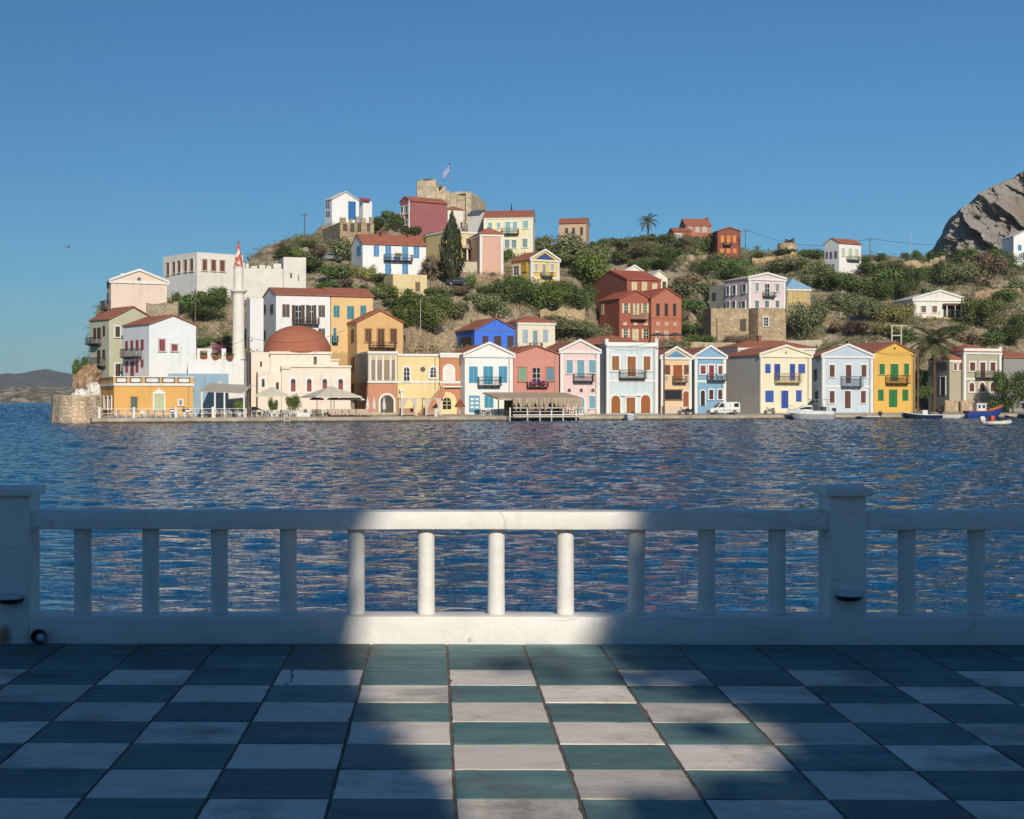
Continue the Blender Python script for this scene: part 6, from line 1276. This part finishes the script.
b.loft([[(x,y*k_,z) for x,z in prof] for y,k_ in((-hw_,.93),(-hw_,1.0),(hw_,1.0),(hw_,.93))]) if False else b.prism(prof,-hw_,hw_,lambda p_,q_,t_:(p_,t_*(1 if q_<1.05 else .92),q_)); b.build('body',VW,t,bevel=.06)
b=MB(); X_=lambda x:x*Lv/4.32-Lv/2
b.prism([(X_(1.12),1.07),(X_(1.95),1.07),(X_(1.95),1.66),(X_(1.62),1.66)],-.86,.86,lambda p_,q_,t_:(p_,t_*(1 if q_<1.2 else .935),q_)); b.prism([(X_(3.45),1.1),(X_(4.1),1.1),(X_(4.1),1.66),(X_(3.45),1.66)],-.86,.86,lambda p_,q_,t_:(p_,t_*(1 if q_<1.2 else .935),q_)); b.build('side_window',GLASS,t)
b=MB(); b.add([(X_(.99),-.7,1.08),(X_(.99),.7,1.08),(X_(1.5),.66,1.68),(X_(1.5),-.66,1.68)],[(0,1,2,3)]); o=b.build('windscreen',GLASS,t); o.location=(-.03,0,.03)
b=MB(); b.box(X_(2.9),X_(2.93),-.865,-.84,.4,1.6); b.box(X_(2.02),X_(2.05),-.865,-.84,.4,1.6); b.box(X_(1.0),X_(4.2),-.875,-.835,.60,.67); b.build('side_trim',paint('#3a3a3c'),t); b=MB(); b.box(X_(-.06),X_(.25),-.82,.82,.25,.46); b.box(X_(4.2),X_(4.4),-.82,.82,.25,.46); b.build('bumper',paint('#55575a'),t)
for y in(-.62,.62): b=MB(); b.ball((X_(.1),y,.72),.13,8); b.build('headlight',paint('#d8dde0',.9,.1),t); b=MB(); b.box(X_(4.3),X_(4.36),y-.08,y+.08,.9,1.3); b.build('tail_light',paint('#a02622',.9,.3),t)
for x in(.78,3.5):
    for y in(-.8,.8): wheel(t,X_(x),y,.31,.2)
b=MB(); b.box(X_(1.25),X_(1.4),-1.0,-.86,1.05,1.2); b.build('mirror',paint('#3a3a3c'),t)
def motorbike(px,label,colr,o=3.6,rz=.3):
    p=QW(px,o); t=thing('motorbike',label,'motorbike',p,rz,'motorbikes parked on the quay'); wheel(t,-.62,0,.3,.11); wheel(t,.62,0,.3,.11)
    b=MB(); b.loft([[(x,-w_,z0),(x,w_,z0),(x,w_*.8,z1),(x,-w_*.8,z1)] for x,w_,z0,z1 in((-.28,.1,.4,.95),(0,.14,.3,.62),(.3,.16,.35,.72),(.7,.12,.5,.8),(.85,.06,.62,.78))]); b.build('body',paint(colr,.9,.3),t,bevel=.03); b=MB(); b.loft([[(x,-w_,z0),(x,w_,z0),(x,w_,z1),(x,-w_,z1)] for x,w_,z0,z1 in((-.02,.1,.7,.76),(.3,.15,.74,.84),(.75,.12,.8,.92))]); b.build('seat',BLK,t,bevel=.02)
    b=MB(); b.tube([(-.62,0,.3),(-.4,0,1.0)],.04,6); b.tube([(-.42,-.35,1.04),(-.38,0,1.0),(-.42,.35,1.04)],.03,6); b.build('handlebar',IRON,t); b=MB(); b.ball((-.52,0,.85),.1,8); b.build('headlight',paint('#d8dde0',.9,.1),t)
motorbike(683.5,'dark motorbike parked before the peach blue-pediment house','#2f3033',3.5,.25); motorbike(690,'black scooter between the dark motorbike and the white van','#3c3a3a',4.2,.5); motorbike(769.5,'pale grey motorbike parked before the cream royal-blue house','#77807c',4.6,.2)
for px,py,d,rz,cc,l in((457,288,259,.2,'#2a323c','small dark car parked on the hillside track downhill of the cypress'),(331,262,268,.3,'#8a9096','small grey car half hidden in the bushes below the hilltop stone ruin')):
    p=hit(px,py); t=thing('car',l,'car',p,rz); b=MB(); pr_=[(-1.9,.3),(-1.9,.75),(-1.1,.85),(-.6,1.35),(.8,1.38),(1.4,.95),(1.9,.85),(1.9,.3)]; b.prism(pr_,-.8,.8,lambda p_,q_,t_:(p_,t_*(1 if q_<1 else .85),q_)); b.build('body',paint(cc,.9,.3),t,bevel=.05); b=MB(); b.prism([(-.95,.9),(1.2,.95),(.75,1.3),(-.55,1.28)],-.81,.81,lambda p_,q_,t_:(p_,t_*(1 if q_<1 else .87),q_)); b.build('window',GLASS,t)
    for x in(-1.2,1.2):
        for y in(-.75,.75): wheel(t,x,y,.3,.18)
# ------------------------------------------------------------------ boats
def hull(L,B,H,sheer=.3,transom=.8,draft=.3,flare=.75,n=14):
    secs=[]
    for i in range(n+1):
        u=i/n; x=L*(u-.5); w_=B/2*(transom+(1-transom)*math.sin(min(1,u/.45)*math.pi/2))*(1 if u<.5 else max(.015,1-((u-.5)/.5)**2.4)); z=H+sheer*max(0,(u-.35)/.65)**2; kz=-draft*(1-max(0,(u-.75)/.25)**2)+ (H*.4 if u>.97 else 0)
        rk=L*.17*max(0,(u-.55)/.45)**1.6; secs.append([(x,-w_,z),(x-rk*.45,-w_*.93,z*.5),(x-rk,-w_*flare,.02),(x-rk*1.15,0,kz),(x-rk,w_*flare,.02),(x-rk*.45,w_*.93,z*.5),(x,w_,z)])
    return secs
def boat(name,label,px,o,L,B,H,rz,hc,dc,sheer=.3,d=None,strip=None,cat='boat'):
    d=d or dq(px)+o; t=thing(name,label,cat,((px-PX0)*d/F,d,0),rz,'boats at the quay'); s_=hull(L,B,H,sheer)
    b=MB(); b.loft(s_); b.build('hull',hc,t,smooth=False)
    b=MB(); inn=[[(x*.96,a*.86,z) for x,a,z in((p[0][0],p[0][1],p[0][2]+.015),(p[0][0],p[0][1],p[0][2]+.05),(p[6][0],p[6][1],p[6][2]+.05),(p[6][0],p[6][1],p[6][2]+.015))] for p in s_]; b.loft(inn); b.build('deck',dc,t)
    b=MB()
    for sgn in(0,6): b.tube([p[sgn] for p in s_],.06,6)
    b.build('gunwale',strip or WHITE,t); return t
def outboard(t,x,z=.75,cc=None):
    z+=.12; b=MB(); b.loft([[(x+dx-.26*k,-.2*k,zz_),(x+dx+.26*k,-.2*k,zz_),(x+dx+.26*k,.2*k,zz_),(x+dx-.26*k,.2*k,zz_)] for zz_,k,dx in((z-.05,.7,0),(z+.2,1.1,-.02),(z+.5,1.05,-.04),(z+.6,.6,-.02))]); o=b.build('outboard_motor',cc or BLK,t,bevel=.04); b=MB(); b.box(x-.12,x+.06,-.06,.06,-.5,z-.05); b.build('motor_leg',paint('#55585c',.9,.4),o)
BW=paint('#dfe0de',.95,.3); BG=paint('#a9adb0',.95,.35)
# big cabin cruiser (bow towards the open sea)
t=boat('motorboat','white and grey cabin cruiser with a canvas top moored before the pale blue maroon house',809.5,-2.6,6.9,2.4,1.25,math.pi+.12,BG,plaster('#d8d4ca'),.40)
b=MB(); s_=hull(6.9,2.4,1.25,.40); b.loft([[(p[0],p[1]*1.012,p[2]*.96),(p[0],p[1]*1.012,p[2]*.62),(p[0],-p[1]*1.012,p[2]*.62),(p[0],-p[1]*1.012,p[2]*.96)] for p in [q[0] for q in s_]]); b.build('hull_band',BW,t)
b=MB(); b.loft([[(x,-w_,z0),(x,w_,z0),(x,w_*.78,z1),(x,-w_*.78,z1)] for x,w_,z0,z1 in((-.1,.98,1.2,2.15),(.9,.95,1.25,2.05),(1.7,.78,1.3,1.75),(2.5,.42,1.4,1.5))]); cb=b.build('cabin',BW,t,bevel=.05); b=MB(); b.loft([[(x,-w_,z0),(x,w_,z0),(x,w_*.86,z1),(x,-w_*.86,z1)] for x,w_,z0,z1 in((0,1.0,1.5,1.95),(.9,.93,1.55,1.9),(1.75,.74,1.5,1.66))]); b.build('cabin_window',GLASS,cb)
b=MB(); b.add([(.0,-.85,2.1),(.0,.85,2.1),(-.45,.8,2.75),(-.45,-.8,2.75),(.04,-.85,2.12),(.04,.85,2.12),(-.41,.8,2.77),(-.41,-.8,2.77)],[(0,1,2,3),(4,7,6,5),(0,4,5,1),(3,2,6,7)]); b.build('windscreen',GLASS,t)
b=MB(); b.box(-2.7,-.2,-1.05,1.05,2.9,2.98); b.build('canopy',paint('#85827c'),t); b=MB()
for x in(-2.6,-1.2,-.4):
    for y in(-1.0,1.0): b.tube([(x,y,1.2),(x+(.3 if x<-1 else -.2),y*.97,2.9)],.04,6)
b.tube([(2.6,-.55,1.5),(2.7,-.5,2.0),(3.35,0,2.1),(2.7,.5,2.0),(2.6,.55,1.5)],.03,6); b.tube([(-.6,.2,2.98),(-.6,.2,3.9)],.03,6); b.build('rail',paint('#9a9c9e',.9,.3),t)
b=MB(); b.box(-1.3,-.8,-.35,.35,1.3,2.2); b.box(-2.4,-1.9,-.6,.6,1.3,1.9); b.build('seat',paint('#39434d'),t)
outboard(t,-3.75,1.0); t.children[-1].scale=(1.3,1.3,1.3) if False else (1,1,1)
t=boat('motorboat','small white open boat seen bow-on before the pale blue mansion',630,-1.6,3.9,1.6,.55,-1.9,BW,paint('#c9c6be'),.35); outboard(t,-2.1,.55,paint('#3d4a52',.9,.4)); b=MB(); b.box(-.6,.1,-.5,.5,.55,1.0); b.build('console',BW,t,bevel=.04)
t=boat('dinghy','low grey dinghy with a black outboard before the bright yellow quay house',868,-1.6,3.3,1.4,.38,math.pi-.05,paint('#6d6a68'),paint('#8a5a4e'),.15); outboard(t,-1.8,.5)
b=MB(); b.box(.2,1.2,-.4,.4,.4,.62); b.build('load',paint('#a94a44'),t,bevel=.05)
NAVY=paint('#1f2f4a',.95,.3)
t=boat('motorboat','navy hulled open motorboat with a big black outboard near the brown pole',921,-1.8,6.2,2.0,.62,math.pi+.05,NAVY,paint('#c9c6c0'),.45); outboard(t,-2.95,.85); outboard(t,-2.95,.85) if False else None
b=MB(); b.box(-.9,-.1,-.45,.45,.65,1.35); b.build('console',BW,t,bevel=.05); b=MB(); b.box(.3,1.0,-.5,.5,.65,.95); b.box(-1.8,-1.3,-.5,.5,.65,1.0); b.build('seat',paint('#5f6a72'),t,bevel=.04)
t=boat('motorboat','low white open boat tied between the navy and the blue wooden boats',953,-1.4,3.8,1.5,.42,.1,BW,paint('#cfc8bb'),.2); outboard(t,-2.0,.5)
BLU=paint('#27468f',.95,.4)
t=boat('fishing_boat','blue wooden fishing boat with a white wheelhouse and orange gunwale',985,-1.6,6.4,2.4,1.15,.12,BLU,paint('#b9785a'),.95,strip=paint('#b4552e'))
b=MB(); b.box(-1.7,-.1,-.7,.7,1.1,2.3); cb=b.build('wheelhouse',BW,t,bevel=.05); b=MB(); b.box(-1.45,-1.1,-.715,.715,1.6,2.1); b.box(-.75,-.35,-.715,.715,1.6,2.1); b.build('window',GLASS,cb); b=MB(); b.box(-1.85,.05,-.8,.8,2.3,2.4); b.build('roof',BW,cb)
b=MB(); b.tube([(.4,-.5,1.3),(1.5,-.4,1.5),(2.5,-.2,1.9)],.24,8); b.build('net_roll',paint('#b8622e'),t); b=MB(); b.tube([(.8,0,.8),(.8,0,2.6)],.05,6); b.build('mast',TIMBER,t)
t=boat('inflatable_boat','white inflatable boat under way with a red pack and a seated person',997,-9,3.1,1.5,.22,.1,paint('#d9d4ca'),paint('#8f8a80'),.2,d=172); b=MB(); b.tube([(-1.5,-.65,.32),(.5,-.68,.34),(1.25,-.4,.42),(1.55,0,.5),(1.25,.4,.42),(.5,.68,.34),(-1.5,.65,.32)],.22,10); b.build('tube',paint('#dcd7cc'),t,smooth=True); outboard(t,-1.7,.35,paint('#e2e0da')); TB=t
b=MB(); b.loft([[(-.9+x,-.3*k,z),(-.45+x,-.3*k,z),(-.45+x,.3*k,z),(-.9+x,.3*k,z)] for z,k,x in((.3,1,0),(.8,1.1,.05),(1.15,.7,.12))]); o=b.build('pack',paint('#d23c28'),None,bevel=.08); o.location=TB.location; o.rotation_euler=(0,0,.1); tag(o,'bright red pack standing in the white inflatable boat','pack')
# dark hull at the picture's edge
t=boat('ship','dark blue-grey steel boat at the edge, its side above the inflatable boat',1044,-7.5,7.5,2.6,1.7,math.pi+.02,paint('#34404f',.95,.4),paint('#4b5560'),.9); b=MB(); b.box(-1.5,1,-.8,.8,1.7,3.4); b.build('wheelhouse',paint('#55606c'),t,bevel=.05)
# ------------------------------------------------------------------ person in the inflatable
def person(label,base,rz,shirt,chain_scale=1.0):
    J=dict(pel=(0,0,.0),sp=(.03,0,.25),ch=(.05,0,.45),nk=(.07,0,.58),hd=(.1,0,.70),ht=(.1,0,.82),lk=(.42,.12,.06),la=(.48,.13,-.36),lt=(.66,.14,-.40),rk=(.42,-.12,.06),ra=(.48,-.13,-.36),rt=(.66,-.14,-.40),
      ls=(.05,.19,.49),le=(.16,.26,.24),lh=(.36,.18,.16),rs=(.05,-.19,.49),re=(.1,-.3,.27),rh=(-.12,-.34,.14))
    E=[('pel','sp'),('sp','ch'),('ch','nk'),('nk','hd'),('hd','ht'),('pel','lk'),('lk','la'),('la','lt'),('pel','rk'),('rk','ra'),('ra','rt'),('ch','ls'),('ls','le'),('le','lh'),('ch','rs'),('rs','re'),('re','rh')]
    Rd=dict(pel=.16,sp=.14,ch=.16,nk=.06,hd=.1,ht=.07,lk=.075,la=.045,lt=.04,rk=.075,ra=.045,rt=.04,ls=.07,le=.048,lh=.035,rs=.07,re=.048,rh=.035)
    names=list(J); me=bpy.data.meshes.new('person'); me.from_pydata([J[n_] for n_ in names],[(names.index(a),names.index(b_)) for a,b_ in E],[])
    o=bpy.data.objects.new('person',me); col.objects.link(o); m_=o.modifiers.new('Skin','SKIN'); 
    if not me.skin_vertices: 
        bm=bmesh.new(); bm.from_mesh(me); bm.verts.layers.skin.verify(); bm.to_mesh(me); bm.free()
    for i,n_ in enumerate(names): me.skin_vertices[0].data[i].radius=(Rd[n_],Rd[n_]); me.skin_vertices[0].data[i].use_root=(n_=='pel')
    o.modifiers.new('Subdivision','SUBSURF').levels=2; o.modifiers['Subdivision'].render_levels=2
    mm=NT('clothes_and_skin'); sx=mm.n('ShaderNodeSeparateXYZ'); mm.l(mm.tc.outputs['Object'],sx.inputs[0]); c=mm.mix(mm.math('GREATER_THAN',sx.outputs['Z'],.55),shirt,(.42,.25,.17,1)); c=mm.mix(mm.math('GREATER_THAN',sx.outputs['Z'],.77),c,(.03,.02,.015,1)); mm.color(c); mm.rough(.8); me.materials.append(mm.mat)
    o.location=base; o.rotation_euler=(0,0,rz); return tag(o,label,'person')
person('person in dark clothes sitting in the white inflatable boat',TB.location+Vector((.15,.02,.45)),.1,(.03,.035,.05,1))
# ------------------------------------------------------------------ gull
p=W(67.5,247,110); b=MB(); secs=[]
for i in range(9):
    u=i/8; r_=.09*math.sin(math.pi*min(1,u*1.05+.05))**.7+.004; secs.append([( -.28+.56*u, r_*math.cos(2*math.pi*j/8), r_*math.sin(2*math.pi*j/8)) for j in range(8)])
t=thing('gull','lone gull gliding in the sky off the seaward end','bird',p,.6); t.scale=(.62,.62,.62); b.loft(secs); b.build('body',paint('#9a9c9f'),t,smooth=True)
for sg in(-1,1):
    b=MB(); b.loft([[(.1-k*.5-.09*c_,sg*y,z),(.1-k*.5+.09*c_,sg*y,z+.012),(.1-k*.5+.07*c_,sg*y,z-.01)] for y,z,c_,k in((.04,.03,1.2,0),(.3,.16,1.1,-.1),(.6,.12,.7,.1),(.85,.03,.15,.4))]); b.build('wing',paint('#8a8c90'),t)
